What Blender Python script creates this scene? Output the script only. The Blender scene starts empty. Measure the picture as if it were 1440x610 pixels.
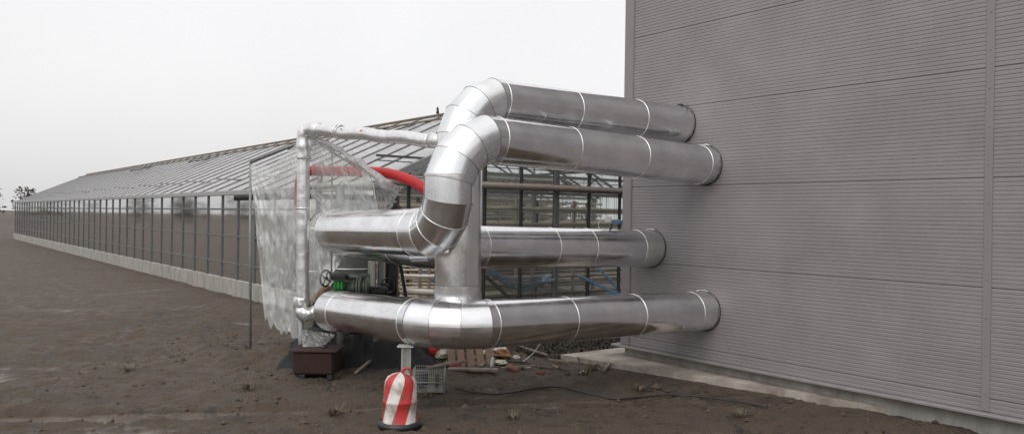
import bpy, math, random
from mathutils import Vector, noise, Matrix
random.seed(7)
SC = bpy.context.scene
COL = SC.collection
V = Vector
CAMH = 2.4
F = 1147.0                      # focal length in photo pixels
ROLL = math.radians(0.9)
PHI = math.radians(37.3)
DP = V((math.cos(PHI), math.sin(PHI), 0))      # direction in which the ducts run into the building
DW = V((-math.sin(PHI), math.cos(PHI), 0))     # direction along the building wall (away)
UP = V((0, 0, 1))

def at(u, v, Y):
    """world point seen at photo pixel (u,v) at distance Y in front of the camera"""
    du, dv = u - 720, v - 305
    a = math.cos(ROLL) * du + math.sin(ROLL) * dv
    b = -math.sin(ROLL) * du + math.cos(ROLL) * dv
    return V((a / F * Y, Y, CAMH - b / F * Y))
def px(P):
    a, b = F * P.x / P.y, F * (CAMH - P.z) / P.y
    return 720 + a * math.cos(ROLL) - b * math.sin(ROLL), 305 + a * math.sin(ROLL) + b * math.cos(ROLL)

# ------------------------------------------------------------------ materials
def mat(name, color=(.5, .5, .5), rough=.6, metal=0., var=.0, vscale=6., bump=0., bscale=20., coat=0., tint=None, spec=.5, tvec=None, thresh=None):
    m = bpy.data.materials.new(name); m.use_nodes = True
    nt = m.node_tree; N = nt.nodes; L = nt.links
    p = N['Principled BSDF']
    p.inputs['Base Color'].default_value = (*color, 1)
    p.inputs['Roughness'].default_value = rough
    p.inputs['Metallic'].default_value = metal
    p.inputs['Specular IOR Level'].default_value = spec
    p.inputs['Coat Weight'].default_value = coat
    tc = N.new('ShaderNodeTexCoord')
    src = tc.outputs['Object']
    if tvec:
        mp = N.new('ShaderNodeMapping'); mp.inputs['Scale'].default_value = tvec
        L.new(src, mp.inputs[0]); src = mp.outputs[0]
    if var > 0:
        n = N.new('ShaderNodeTexNoise'); n.inputs['Scale'].default_value = vscale; n.inputs['Detail'].default_value = 8
        n.inputs['Roughness'].default_value = .65
        L.new(src, n.inputs['Vector'])
        r = N.new('ShaderNodeValToRGB')
        c2 = tint if tint else tuple(c * (1 - var) for c in color)
        r.color_ramp.elements[0].color = (*c2, 1); r.color_ramp.elements[0].position = .32 if not thresh else thresh[0]
        r.color_ramp.elements[1].color = (*color, 1); r.color_ramp.elements[1].position = .68 if not thresh else thresh[1]
        L.new(n.outputs['Fac'], r.inputs[0]); L.new(r.outputs[0], p.inputs['Base Color'])
        mr = N.new('ShaderNodeMapRange'); mr.inputs['To Min'].default_value = max(0, rough - .12); mr.inputs['To Max'].default_value = min(1, rough + .12)
        L.new(n.outputs['Fac'], mr.inputs[0]); L.new(mr.outputs[0], p.inputs['Roughness'])
    if bump > 0:
        n2 = N.new('ShaderNodeTexNoise'); n2.inputs['Scale'].default_value = bscale; n2.inputs['Detail'].default_value = 8
        L.new(src, n2.inputs['Vector'])
        b = N.new('ShaderNodeBump'); b.inputs['Strength'].default_value = bump; b.inputs['Distance'].default_value = .02
        L.new(n2.outputs['Fac'], b.inputs['Height']); L.new(b.outputs[0], p.inputs['Normal'])
    return m

def cladding(name, base, rough, seed):
    m = bpy.data.materials.new(name); m.use_nodes = True
    nt = m.node_tree; N = nt.nodes; L = nt.links; p = N['Principled BSDF']
    p.inputs['Metallic'].default_value = 1
    uv = N.new('ShaderNodeUVMap')
    def noise_(sc, scale, det=4):
        mp = N.new('ShaderNodeMapping'); mp.inputs['Scale'].default_value = sc; mp.inputs['Location'].default_value = (seed, seed * 1.7, 0)
        L.new(uv.outputs[0], mp.inputs[0])
        n = N.new('ShaderNodeTexNoise'); n.inputs['Scale'].default_value = scale; n.inputs['Detail'].default_value = det
        L.new(mp.outputs[0], n.inputs['Vector']); return n.outputs['Fac']
    fine = noise_((1.2, 9, 1), 6, 6)         # faint streaks along the sheet
    cloud = noise_((1, 1, 1), 3.2, 8)        # smears and dulling
    mx = N.new('ShaderNodeMath'); mx.operation = 'MULTIPLY_ADD'; mx.inputs[1].default_value = .5
    L.new(fine, mx.inputs[0]); L.new(cloud, mx.inputs[2])
    r = N.new('ShaderNodeValToRGB')
    r.color_ramp.elements[0].color = (*[c * .78 for c in base], 1); r.color_ramp.elements[0].position = .5
    r.color_ramp.elements[1].color = (*base, 1); r.color_ramp.elements[1].position = .95
    L.new(mx.outputs[0], r.inputs[0]); L.new(r.outputs[0], p.inputs['Base Color'])
    mr = N.new('ShaderNodeMapRange'); mr.inputs['From Min'].default_value = .35; mr.inputs['From Max'].default_value = .7
    mr.inputs['To Min'].default_value = rough - .05; mr.inputs['To Max'].default_value = rough + .10
    L.new(cloud, mr.inputs[0]); L.new(mr.outputs[0], p.inputs['Roughness'])
    wav = noise_((.5, 1.6, 1), 2.2, 2)
    b = N.new('ShaderNodeBump'); b.inputs['Strength'].default_value = .35; b.inputs['Distance'].default_value = .012
    L.new(wav, b.inputs['Height'])
    b2 = N.new('ShaderNodeBump'); b2.inputs['Strength'].default_value = .05; b2.inputs['Distance'].default_value = .004
    L.new(noise_((2, 14, 1), 8, 3), b2.inputs['Height']); L.new(b.outputs[0], b2.inputs['Normal'])
    L.new(b2.outputs[0], p.inputs['Normal'])
    return m

def film(name, transp=.45, white=(.8, .82, .82), rough=.25, bscale=9, bstr=.9):
    m = bpy.data.materials.new(name); m.use_nodes = True
    nt = m.node_tree; N = nt.nodes; L = nt.links
    out = N['Material Output']; N.remove(N['Principled BSDF'])
    tc = N.new('ShaderNodeTexCoord')
    n = N.new('ShaderNodeTexNoise'); n.inputs['Scale'].default_value = bscale; n.inputs['Detail'].default_value = 9; n.inputs['Distortion'].default_value = 1.2
    mp = N.new('ShaderNodeMapping'); mp.inputs['Scale'].default_value = (1, 1, .45)
    L.new(tc.outputs['Object'], mp.inputs[0]); L.new(mp.outputs[0], n.inputs['Vector'])
    b = N.new('ShaderNodeBump'); b.inputs['Strength'].default_value = bstr; b.inputs['Distance'].default_value = .04
    L.new(n.outputs['Fac'], b.inputs['Height'])
    tr = N.new('ShaderNodeBsdfTransparent')
    tl = N.new('ShaderNodeBsdfTranslucent'); tl.inputs[0].default_value = (*white, 1)
    df = N.new('ShaderNodeBsdfDiffuse'); df.inputs[0].default_value = (*white, 1)
    gl = N.new('ShaderNodeBsdfGlossy'); gl.inputs['Roughness'].default_value = rough
    for q in (tl, df, gl): L.new(b.outputs[0], q.inputs['Normal'])
    m1 = N.new('ShaderNodeMixShader'); m1.inputs[0].default_value = .5; L.new(tl.outputs[0], m1.inputs[1]); L.new(df.outputs[0], m1.inputs[2])
    m2 = N.new('ShaderNodeMixShader'); m2.inputs[0].default_value = .28; L.new(m1.outputs[0], m2.inputs[1]); L.new(gl.outputs[0], m2.inputs[2])
    m3 = N.new('ShaderNodeMixShader')
    mr = N.new('ShaderNodeMapRange'); mr.inputs['From Min'].default_value = .35; mr.inputs['From Max'].default_value = .7
    mr.inputs['To Min'].default_value = min(1, transp + .18); mr.inputs['To Max'].default_value = max(0, transp - .2)
    L.new(n.outputs['Fac'], mr.inputs[0]); L.new(mr.outputs[0], m3.inputs[0])
    L.new(m2.outputs[0], m3.inputs[1]); L.new(tr.outputs[0], m3.inputs[2]); L.new(m3.outputs[0], out.inputs[0])
    return m

def glass(name, transp, tint, white, translucent=.5, dirt=.0):
    m = bpy.data.materials.new(name); m.use_nodes = True
    nt = m.node_tree; N = nt.nodes; L = nt.links
    out = N['Material Output']; N.remove(N['Principled BSDF'])
    tr = N.new('ShaderNodeBsdfTransparent'); tr.inputs[0].default_value = (*tint, 1)
    gl = N.new('ShaderNodeBsdfGlossy'); gl.inputs['Roughness'].default_value = .05
    tl = N.new('ShaderNodeBsdfTranslucent'); tl.inputs[0].default_value = (*white, 1)
    df = N.new('ShaderNodeBsdfDiffuse'); df.inputs[0].default_value = (*white, 1)
    m0 = N.new('ShaderNodeMixShader'); m0.inputs[0].default_value = 1 - translucent; L.new(tl.outputs[0], m0.inputs[1]); L.new(df.outputs[0], m0.inputs[2])
    m1 = N.new('ShaderNodeMixShader'); m1.inputs[0].default_value = transp; L.new(m0.outputs[0], m1.inputs[1]); L.new(tr.outputs[0], m1.inputs[2])
    m2 = N.new('ShaderNodeMixShader'); m2.inputs[0].default_value = .05
    if transp > .8:
        fr = N.new('ShaderNodeFresnel'); fr.inputs[0].default_value = 1.3; L.new(fr.outputs[0], m2.inputs[0])
    m2.label = 'sheen'; L.new(m1.outputs[0], m2.inputs[1]); L.new(gl.outputs[0], m2.inputs[2])
    L.new(m2.outputs[0], out.inputs[0])
    return m

M_CLAD = [cladding('bright_cladding_a', (.88, .88, .89), .15, 0), cladding('bright_cladding_b', (.85, .85, .86), .16, 5.3), cladding('bright_cladding_c', (.90, .90, .905), .17, 11.1)]
M_GORE = [cladding('elbow_cladding_a', (.86, .86, .87), .27, 3), cladding('elbow_cladding_b', (.82, .83, .84), .24, 8.4), cladding('elbow_cladding_c', (.88, .88, .88), .30, 15.1)]
M_BEAD = mat('seam_bead_pale', (.86, .86, .85), .32, .75)
M_DARKSEAM = mat('seam_dark', (.16, .16, .16), .5, .4)
M_RIVET = mat('rivet', (.25, .25, .25), .4, .8)
M_FLASH = mat('wall_flashing', (.35, .34, .34), .45, .8, var=.5, vscale=9)
M_FLASHP = mat('wall_flashing_pale', (.75, .72, .70), .5, .1, var=.4, vscale=14)
M_GAP = mat('sealant_dark', (.03, .028, .03), .8, var=.3)
M_WALL = mat('grey_sheet_cladding', (.255, .230, .236), .42, 0, var=.20, vscale=.9, spec=.5)
M_TRIM = mat('corner_flashing', (.225, .20, .205), .45, 0, var=.10, vscale=2)
M_CONC = mat('plinth_concrete', (.36, .34, .31), .85, 0, var=.45, vscale=4.5, bump=.4, bscale=30, tvec=(1, 1, .35))
M_CAP = mat('plinth_cap_metal', (.27, .26, .26), .5, .2, var=.2)
M_SLAB = mat('slab_concrete', (.46, .42, .37), .85, 0, var=.55, vscale=1.7, bump=.35, bscale=40, tint=(.17, .13, .105))
M_DARKSTEEL = mat('dark_steel', (.045, .045, .045), .5, .3, var=.3)
M_BLACK = mat('black_plastic', (.02, .02, .022), .45, 0, var=.3, bump=.2)
M_GREYSTEEL = mat('grey_painted_steel', (.26, .27, .26), .5, .3, var=.3, vscale=5)
M_GALV = mat('galvanised_post', (.50, .51, .47), .45, .35, var=.25, vscale=12)
M_FOIL = mat('crumpled_foil', (.78, .79, .78), .30, .75, var=.25, vscale=18, bump=1.0, bscale=16)
M_WRAP = mat('white_wrapped_insulation', (.76, .75, .75), .30, .65, var=.2, vscale=10, bump=.3, bscale=11, coat=.4)
M_RED = mat('red_hose', (.50, .012, .014), .5, 0, var=.25, vscale=3, bump=.15, bscale=25)
M_REDPAINT = mat('red_plastic', (.52, .03, .025), .45, 0, var=.3)
M_WHITE = mat('white_plastic', (.58, .56, .54), .45, 0, var=.15)
M_GREEN = mat('green_valve_paint', (.03, .33, .06), .45, 0, var=.4, vscale=14)
M_GREENGREY = mat('greygreen_flange', (.20, .24, .20), .5, .3, var=.4, vscale=10)
M_TAN = mat('tan_wrap', (.33, .21, .12), .7, 0, var=.5, vscale=9, bump=.5)
M_RUST = mat('rust_brown_paint', (.036, .012, .010), .85, 0, var=.45, vscale=5, bump=.3)
M_WOOD = mat('pallet_wood', (.25, .165, .12), .8, 0, var=.35, vscale=8, bump=.4, tvec=(1, 1, 5))
M_OLDWOOD = mat('weathered_board', (.27, .22, .18), .85, 0, var=.5, vscale=8, bump=.4)
M_BLUE = mat('blue_hose', (.10, .20, .32), .4, 0, var=.25)
M_BLUEPALE = mat('faded_blue_hose', (.20, .31, .40), .45, 0, var=.25)
M_TUBE = mat('tan_heating_pipe', (.80, .67, .53), .5, .2, var=.5, vscale=2.5)
M_TUBE2 = mat('brown_heating_pipe', (.38, .30, .25), .6, .2, var=.4, vscale=2.5)
M_TUBE3 = mat('pale_heating_pipe', (.66, .62, .55), .5, .1, var=.3, vscale=2.5)
M_RAIL = mat('brown_grey_rail', (.24, .20, .17), .5, .3, var=.3)
M_BAR = mat('roof_bar_dark', (.085, .08, .08), .5, .3, var=.25)
M_RIDGE = mat('ridge_brown', (.19, .145, .085), .55, .2, var=.4)
M_ALU = mat('greenhouse_aluminium', (.42, .42, .42), .45, .6, var=.2)
M_STEELGREY = mat('structural_grey', (.13, .135, .135), .55, .3, var=.25)
M_ROOFG = glass('whitened_roof_glass', .42, (.93, .97, .96), (.90, .88, .90), .58)
M_CLEARG = glass('clear_wall_glass', .90, (.93, .96, .95), (.6, .62, .6), .5)
M_FILM = film('plastic_film', .46, (.78, .80, .78), .22, 5, .7)
M_FILMC = film('clear_plastic_film', .74, (.8, .82, .82), .2, 7, .8)
M_FILMD = film('plastic_film_folded', .22, (.62, .60, .60), .3, 14, 1.0)
M_FILMF = film('plastic_film_flap', .42, (.55, .55, .55), .25, 12, 1.0)
M_REDDIRT = mat('scuffed_red_plastic', (.45, .03, .028), .55, 0, var=.5, vscale=7, bump=.2, tint=(.16, .06, .045), thresh=(.38, .52))
M_WHITEDIRT = mat('scuffed_white_plastic', (.58, .55, .52), .55, 0, var=.5, vscale=6, bump=.2, tint=(.26, .22, .18), thresh=(.36, .55))
M_BRICK = mat('broken_brick', (.24, .09, .06), .85, 0, var=.5, vscale=14, bump=.4)
M_ORANGE = mat('orange_wrapper', (.30, .14, .05), .6, var=.3)
M_PALEG = mat('pale_bench_board', (.55, .55, .42), .7, var=.2)

def ground_mat():
    m = bpy.data.materials.new('muddy_ground'); m.use_nodes = True
    nt = m.node_tree; N = nt.nodes; L = nt.links; p = N['Principled BSDF']
    tc = N.new('ShaderNodeTexCoord')
    def nz(s, d=10, dist=0.):
        n = N.new('ShaderNodeTexNoise'); n.inputs['Scale'].default_value = s; n.inputs['Detail'].default_value = d; n.inputs['Roughness'].default_value = .68
        n.inputs['Distortion'].default_value = dist
        L.new(tc.outputs['Object'], n.inputs['Vector']); return n.outputs['Fac']
    big, mid, fine = nz(.55, 6), nz(3.5, 12, .6), nz(26, 8)
    a = N.new('ShaderNodeMath'); a.operation = 'MULTIPLY_ADD'; a.inputs[1].default_value = .6; L.new(big, a.inputs[0]); L.new(mid, a.inputs[2])
    a2 = N.new('ShaderNodeMath'); a2.operation = 'MULTIPLY_ADD'; a2.inputs[1].default_value = .45; L.new(fine, a2.inputs[0]); L.new(a.outputs[0], a2.inputs[2])
    r = N.new('ShaderNodeValToRGB'); e = r.color_ramp.elements
    e[0].position = .78; e[0].color = (.018, .013, .009, 1); e[1].position = 1.22 if False else 1.0; e[1].color = (.075, .053, .036, 1)
    L.new(a2.outputs[0], r.inputs[0])
    x = e.new(.9); x.color = (.038, .028, .019, 1)
    L.new(r.outputs[0], p.inputs['Base Color'])
    mr = N.new('ShaderNodeMapRange'); mr.inputs['From Min'].default_value = .4; mr.inputs['From Max'].default_value = .6
    mr.inputs['To Min'].default_value = .55; mr.inputs['To Max'].default_value = .95; L.new(mid, mr.inputs[0]); L.new(mr.outputs[0], p.inputs['Roughness'])
    geo = N.new('ShaderNodeSeparateXYZ'); L.new(tc.outputs['Object'], geo.inputs[0])
    wet = N.new('ShaderNodeMapRange'); wet.inputs['From Min'].default_value = -.060; wet.inputs['From Max'].default_value = -.035; wet.inputs['To Min'].default_value = .12; wet.inputs['To Max'].default_value = 1
    L.new(geo.outputs['Z'], wet.inputs[0])
    mm = N.new('ShaderNodeMath'); mm.operation = 'MULTIPLY'; L.new(mr.outputs[0], mm.inputs[0]); L.new(wet.outputs[0], mm.inputs[1]); L.new(mm.outputs[0], p.inputs['Roughness'])
    b = N.new('ShaderNodeBump'); b.inputs['Strength'].default_value = .8; b.inputs['Distance'].default_value = .04
    L.new(wet.outputs[0], b.inputs['Strength'])
    s = N.new('ShaderNodeMath'); s.operation = 'ADD'; L.new(mid, s.inputs[0]); L.new(fine, s.inputs[1])
    L.new(s.outputs[0], b.inputs['Height']); L.new(b.outputs[0], p.inputs['Normal'])
    return m
M_GROUND = ground_mat()

# ------------------------------------------------------------------ mesh helpers
class MB:
    def __init__(self):
        self.v = []; self.f = []; self.uv = []; self.smooth = []
    def add(self, vs, fs, uvs=None, smooth=True):
        o = len(self.v); self.v += [tuple(x) for x in vs]
        for i, f in enumerate(fs):
            self.f.append(tuple(o + k for k in f)); self.smooth.append(smooth)
            self.uv.append(uvs[i] if uvs else [(self.v[o + k][0], self.v[o + k][2]) for k in f])
        return self
    def box(self, c, s, ax=None, ay=None, az=None, bev=0):
        """centre, full sizes, optional axes"""
        c = V(c); ax = V(ax) if ax else V((1, 0, 0)); ay = V(ay) if ay else V((0, 1, 0)); az = V(az) if az else V((0, 0, 1))
        h = [k / 2 for k in s]; b = min(bev if bev else min(s) * .08, min(s) * .3)
        vs = []
        # chamfered box: 3 verts per corner
        idx = {}
        for sx in (-1, 1):
            for sy in (-1, 1):
                for sz in (-1, 1):
                    for k in range(3):
                        p = [sx * h[0], sy * h[1], sz * h[2]]
                        for j in range(3):
                            if j != k: p[j] -= (sx, sy, sz)[j] * b
                        idx[(sx, sy, sz, k)] = len(vs); vs.append(c + ax * p[0] + ay * p[1] + az * p[2])
        fs = []
        for k in range(3):
            j, l = [(1, 2), (2, 0), (0, 1)][k]
            for s_ in (-1, 1):
                q = []
                for (a, b_) in ((-1, -1), (1, -1), (1, 1), (-1, 1)):
                    t = [0, 0, 0]; t[k] = s_; t[j] = a; t[l] = b_; q.append(idx[(*t, k)])
                fs.append(q if s_ > 0 else q[::-1])
        for k in range(3):      # edges parallel to axis k
            j, l = [(1, 2), (2, 0), (0, 1)][k]
            for a in (-1, 1):
                for b_ in (-1, 1):
                    t0 = [0, 0, 0]; t0[j] = a; t0[l] = b_; t1 = list(t0); t0[k] = -1; t1[k] = 1
                    fs.append([idx[(*t0, j)], idx[(*t1, j)], idx[(*t1, l)], idx[(*t0, l)]])
        for sx in (-1, 1):
            for sy in (-1, 1):
                for sz in (-1, 1):
                    fs.append([idx[(sx, sy, sz, k)] for k in range(3)])
        return self.add(vs, fs, smooth=False)
    def bar(self, a, b, w, h, up=UP):
        a, b = V(a), V(b); d = (b - a); L = d.length; d.normalize()
        s = d.cross(V(up)); 
        if s.length < 1e-4: s = d.cross(V((0, 1, 0)))
        s.normalize(); t = s.cross(d)
        return self.box((a + b) / 2, (L, w, h), d, s, t)
    def tube(self, pts, r, n=12, caps=True, rough=0., closed=False, seed=0., rfreq=5.):
        pts = [V(p) for p in pts]; m = len(pts); vs = []; prev = None
        for i, p in enumerate(pts):
            if closed: d = pts[(i + 1) % m] - pts[i - 1]
            else: d = pts[min(i + 1, m - 1)] - pts[max(i - 1, 0)]
            d.normalize()
            if prev is None:
                e = d.cross(UP if abs(d.z) < .9 else V((0, 1, 0))).normalized()
            else:
                e = (prev - d * prev.dot(d)).normalized()
            prev = e; g = d.cross(e); rr = r[i] if isinstance(r, (list, tuple)) else r
            for k in range(n):
                a = 2 * math.pi * k / n; o = e * math.cos(a) + g * math.sin(a); q = rr
                if rough: q = rr * (1 + rough * noise.noise((p + o * r_(rr)) * rfreq + V((seed, 0, 0))))
                vs.append(p + o * q)
        fs = []
        for i in range(m if closed else m - 1):
            for k in range(n):
                j = (i + 1) % m; fs.append((i * n + k, i * n + (k + 1) % n, j * n + (k + 1) % n, j * n + k))
        if caps and not closed:
            fs.append(tuple(range(n))[::-1]); fs.append(tuple(range((m - 1) * n, m * n)))
        return self.add(vs, fs)
    def sheet(self, rows):
        m = len(rows); n = len(rows[0]); vs = [p for r in rows for p in r]
        fs = [(i * n + j, i * n + j + 1, (i + 1) * n + j + 1, (i + 1) * n + j) for i in range(m - 1) for j in range(n - 1)]
        return self.add(vs, fs)
def r_(x): return x

def mesh_obj(name, mb, m, parent=None, root=None):
    off = V((0, 0, 0))
    p = parent
    while p is not None:
        off += p.location; p = p.parent
    me = bpy.data.meshes.new(name)
    me.from_pydata([tuple(V(v) - off) for v in mb.v], [], mb.f)
    me.polygons.foreach_set('use_smooth', mb.smooth)
    uvl = me.uv_layers.new(name='UVMap')
    i = 0
    for f in mb.uv:
        for t in f:
            uvl.data[i].uv = t; i += 1
    me.materials.append(m); me.update()
    o = bpy.data.objects.new(name, me); COL.objects.link(o)
    if parent: o.parent = parent
    return o
def tag(o, label=None, cat=None, group=None, kind=None):
    if label: o['label'] = label
    if cat: o['category'] = cat
    if group: o['group'] = group
    if kind: o['kind'] = kind
    return o
def thing(name, label, cat, loc=(0, 0, 0), group=None):
    o = bpy.data.objects.new(name, None); COL.objects.link(o); o.location = loc
    o.empty_display_size = .2
    return tag(o, label, cat, group)
def solo(name, mb, m, label, cat, loc=None, group=None, kind=None):
    o = mesh_obj(name, mb, m)
    if loc is None:
        n = len(mb.v); c = sum((V(v) for v in mb.v), V((0, 0, 0))) / n; c.z = min(v[2] for v in mb.v)
    else: c = V(loc)
    for v in o.data.vertices: v.co -= c
    o.location = c
    return tag(o, label, cat, group, kind)
def part(name, mb, m, parent, label=None):
    o = mesh_obj(name, mb, m, parent)
    if label: o['label'] = label
    return o

# ------------------------------------------------------------------ camera, world, light
cam = bpy.data.cameras.new('camera'); co = bpy.data.objects.new('camera', cam); COL.objects.link(co)
cam.sensor_width = 36; cam.lens = F / 1440 * 36; cam.clip_start = .1; cam.clip_end = 3000
co.matrix_world = Matrix.Translation((0, 0, CAMH)) @ Matrix.Rotation(math.radians(90), 4, 'X') @ Matrix.Rotation(ROLL, 4, 'Z')
SC.camera = co
w = bpy.data.worlds.new('World'); SC.world = w; w.use_nodes = True
nt = w.node_tree; N = nt.nodes; L = nt.links; N.clear()
SUN_EL, SUN_AZ = math.radians(48), math.radians(205)
sky = N.new('ShaderNodeTexSky'); sky.sky_type = 'NISHITA'; sky.sun_disc = False; sky.sun_elevation = SUN_EL; sky.sun_rotation = SUN_AZ
sky.dust_density = 4; sky.air_density = 1
hs = N.new('ShaderNodeHueSaturation'); hs.inputs['Saturation'].default_value = .12; L.new(sky.outputs[0], hs.inputs['Color'])
bg1 = N.new('ShaderNodeBackground'); bg1.inputs[1].default_value = .06; L.new(hs.outputs[0], bg1.inputs[0])
tc = N.new('ShaderNodeTexCoord'); sp = N.new('ShaderNodeSeparateXYZ'); L.new(tc.outputs['Generated'], sp.inputs[0])
rmp = N.new('ShaderNodeValToRGB'); e = rmp.color_ramp.elements
e[0].position = 0; e[0].color = (.66, .655, .66, 1); e[1].position = 1; e[1].color = (1, 1, 1, 1)
x = e.new(.30); x.color = (.72, .715, .72, 1)
L.new(sp.outputs['Z'], rmp.inputs[0])
cn = N.new('ShaderNodeTexNoise'); cn.inputs['Scale'].default_value = 2.2; cn.inputs['Detail'].default_value = 5; L.new(tc.outputs['Generated'], cn.inputs['Vector'])
cm = N.new('ShaderNodeMapRange'); cm.inputs['From Min'].default_value = .3; cm.inputs['From Max'].default_value = .7; cm.inputs['To Min'].default_value = .95; cm.inputs['To Max'].default_value = 1.06
L.new(cn.outputs['Fac'], cm.inputs[0])
bg2 = N.new('ShaderNodeBackground'); L.new(rmp.outputs[0], bg2.inputs[0]); L.new(cm.outputs[0], bg2.inputs[1])
ad = N.new('ShaderNodeAddShader'); L.new(bg1.outputs[0], ad.inputs[0]); L.new(bg2.outputs[0], ad.inputs[1])
wo = N.new('ShaderNodeOutputWorld'); L.new(ad.outputs[0], wo.inputs[0])
sl = bpy.data.lights.new('overcast_sun', 'SUN'); sl.energy = .8; sl.angle = math.radians(50); sl.color = (1, .97, .93)
so = bpy.data.objects.new('overcast_sun', sl); COL.objects.link(so)
sd = V((math.sin(SUN_AZ) * math.cos(SUN_EL), math.cos(SUN_AZ) * math.cos(SUN_EL), math.sin(SUN_EL)))
so.rotation_euler = sd.to_track_quat('Z', 'Y').to_euler(); so.location = (0, 0, 20)
SC.view_settings.view_transform = 'Standard'; SC.view_settings.look = 'None'; SC.view_settings.exposure = 0; SC.view_settings.gamma = 1
SC.render.engine = 'CYCLES'; SC.cycles.max_bounces = 8; SC.cycles.transparent_max_bounces = 16

# ------------------------------------------------------------------ ground
def gh(x, y):
    h = 0
    p = V((x, y, 0))
    near = max(0, min(1, (26 - math.hypot(x, y - 11)) / 6))
    if near > 0:
        h += near * (.05 * noise.noise(p * .6) + .035 * noise.noise(p * 2.1) + .034 * noise.noise(p * 6) + .020 * noise.noise(p * 15))
        for q_, dd_ in ((8.9, 0), (10.35, .4)):      # tyre ruts running past the ducts
            yy = q_ + .06 * x + .35 * math.sin(x * .35 + dd_) - .02 * x * x * .3; e_ = (y - yy) / .16
            h += near * (-.075 * math.exp(-e_ * e_) + .035 * math.exp(-((abs(y - yy) - .27) / .09) ** 2)) * (1 + .6 * noise.noise(p * 2.5)) + near * math.exp(-e_ * e_) * .012 * math.sin(x * 45)
        # bank of dark earth between the building corner and the greenhouse
        d = V((x - 1.9, y - 16.2, 0)); a = d.dot(DP); b = d.dot(DW)
        h += .50 * math.exp(-(a / 2.2) ** 2 - (b / .9) ** 2) * (1 + .5 * noise.noise(p * 3) + .3 * noise.noise(p * 9))
        # spoil heap left under the ducts
        d = V((x + 2.6, y - 13.6, 0))
        h += .30 * math.exp(-(d.x / 1.8) ** 2 - (d.y / .9) ** 2) * (1 + .5 * noise.noise(p * 2.7) + .3 * noise.noise(p * 8))
        # level bed for slab and building
        d = V((x, y, 0)) - V((1.92, 14.1, 0)); a = d.dot(DP)
        if a > .6: h *= max(0, 1 - (a - .6) * 2)
    s_ = (x - .82) * .67 + (y - 13.97) * .742      # trodden flat along the edge of the apron
    if x > .3 and s_ > -.5: h = min(h, -.01 + .07 * max(0, -s_) * 1.5) if s_ > -.12 else h * min(1, (-s_) / .5)
    return h - .01
def axis(lo, hi, fl, fh, st):
    a = [fl + st * i for i in range(int((fh - fl) / st) + 1)]
    s = st; p = fl; left = []
    while p > lo: s *= 1.35; p -= s; left.append(max(p, lo))
    s = st; p = a[-1]; right = []
    while p < hi: s *= 1.35; p += s; right.append(min(p, hi))
    return left[::-1] + a + right
xs = axis(-900, 900, -8, 8, .07); ys = axis(-600, 1500, 8.4, 18.5, .07)
g = MB(); g.sheet([[V((x, y, gh(x, y))) for x in xs] for y in ys])
tag(mesh_obj('ground', g, M_GROUND), 'dark wet mud and trampled earth under the ducts', 'ground', kind='structure')

# ------------------------------------------------------------------ industrial building
CORN = V((at(876, 300, 14.1).x, 14.1, 0))
HB, LB, DB = 10.0, 19.0, 12.0
bld = thing('industrial_building', 'grey sheet clad factory wall that the four silver ducts run into', 'building', CORN)
mb = MB()
prof = []; z = .245
while z < HB:
    for q in range(25 if z > .3 else 3):            # narrow ribs of each sandwich panel
        prof += [(z, .0), (z + .006, -.005), (z + .040, -.005), (z + .046, .0)]; z += .0504
    prof += [(z, .0), (z + .002, .010), (z + .006, .010), (z + .008, .0)]; z += .009
prof = [p for p in prof if p[0] < HB]
NL = 2
rows = []
for zz, o in prof:
    rows.append([CORN + V((0, 0, zz)) + DP * (o + .006) - DW * t for t in (.20, LB)])
mb.sheet(rows)
wallp = part('wall', mb, M_WALL, bld)
for p in wallp.data.polygons: p.use_smooth = False
mb = MB(); mb.box(CORN + V((0, 0, (HB + .245) / 2)) - DW * .099 + DP * .03, (.198, .10, HB - .245), DW, DP, UP, .006)
mb.box(CORN + V((0, 0, (HB + .245) / 2)) - DW * .206 + DP * .02, (.012, .07, HB - .25), DW, DP, UP, .003)
part('corner_trim', mb, M_TRIM, bld)
mb = MB()
mb.box(CORN + V((0, 0, (HB + .245) / 2)) + DP * (DB / 2 + .09) - DW * .04, (.08, DB - .04, HB - .26), DW, DP, UP, .01)
mb.box(CORN + V((0, 0, (HB + .245) / 2)) + DP * (DB / 2 + .09) - DW * (LB - .05), (.08, DB - .04, HB - .26), DW, DP, UP, .01)
mb.box(CORN + V((0, 0, (HB + .245) / 2)) + DP * (DB + .09) - DW * LB / 2, (LB - .1, .08, HB - .26), DW, DP, UP, .01)
part('side_wall', mb, M_WALL, bld)
mb = MB(); mb.box(CORN + V((0, 0, HB + .05)) + DP * (DB / 2) - DW * LB / 2, (LB + .2, DB + .2, .1), DW, DP, UP, .02)
part('roof', mb, M_TRIM, bld)
mb = MB(); mb.box(CORN + V((0, 0, .02)) + DP * (DB / 2 + .05) - DW * (LB / 2 + .02), (LB - .04, DB, .36), DW, DP, UP, .01)
part('plinth', mb, M_CONC, bld)
mb = MB(); mb.box(CORN + V((0, 0, .222)) + DP * .04 - DW * (LB / 2 - .06), (LB + .16, .30, .040), DW, DP, UP, .008)
part('plinth_cap', mb, M_CAP, bld)

for t_ in (5.9, 11.9, 17.9):
    mb = MB(); mb.box(CORN + V((0, 0, (HB + .245) / 2)) - DW * t_ + DP * .0, (.09, .02, HB - .26), DW, DP, UP, .003)
    for k in range(22): mb.box(CORN + V((0, 0, .45 + .44 * k)) - DW * t_ - DP * .012, (.014, .010, .014), DW, DP, UP, .002)
    part('cover_strip', mb, M_TRIM, bld)
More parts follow.
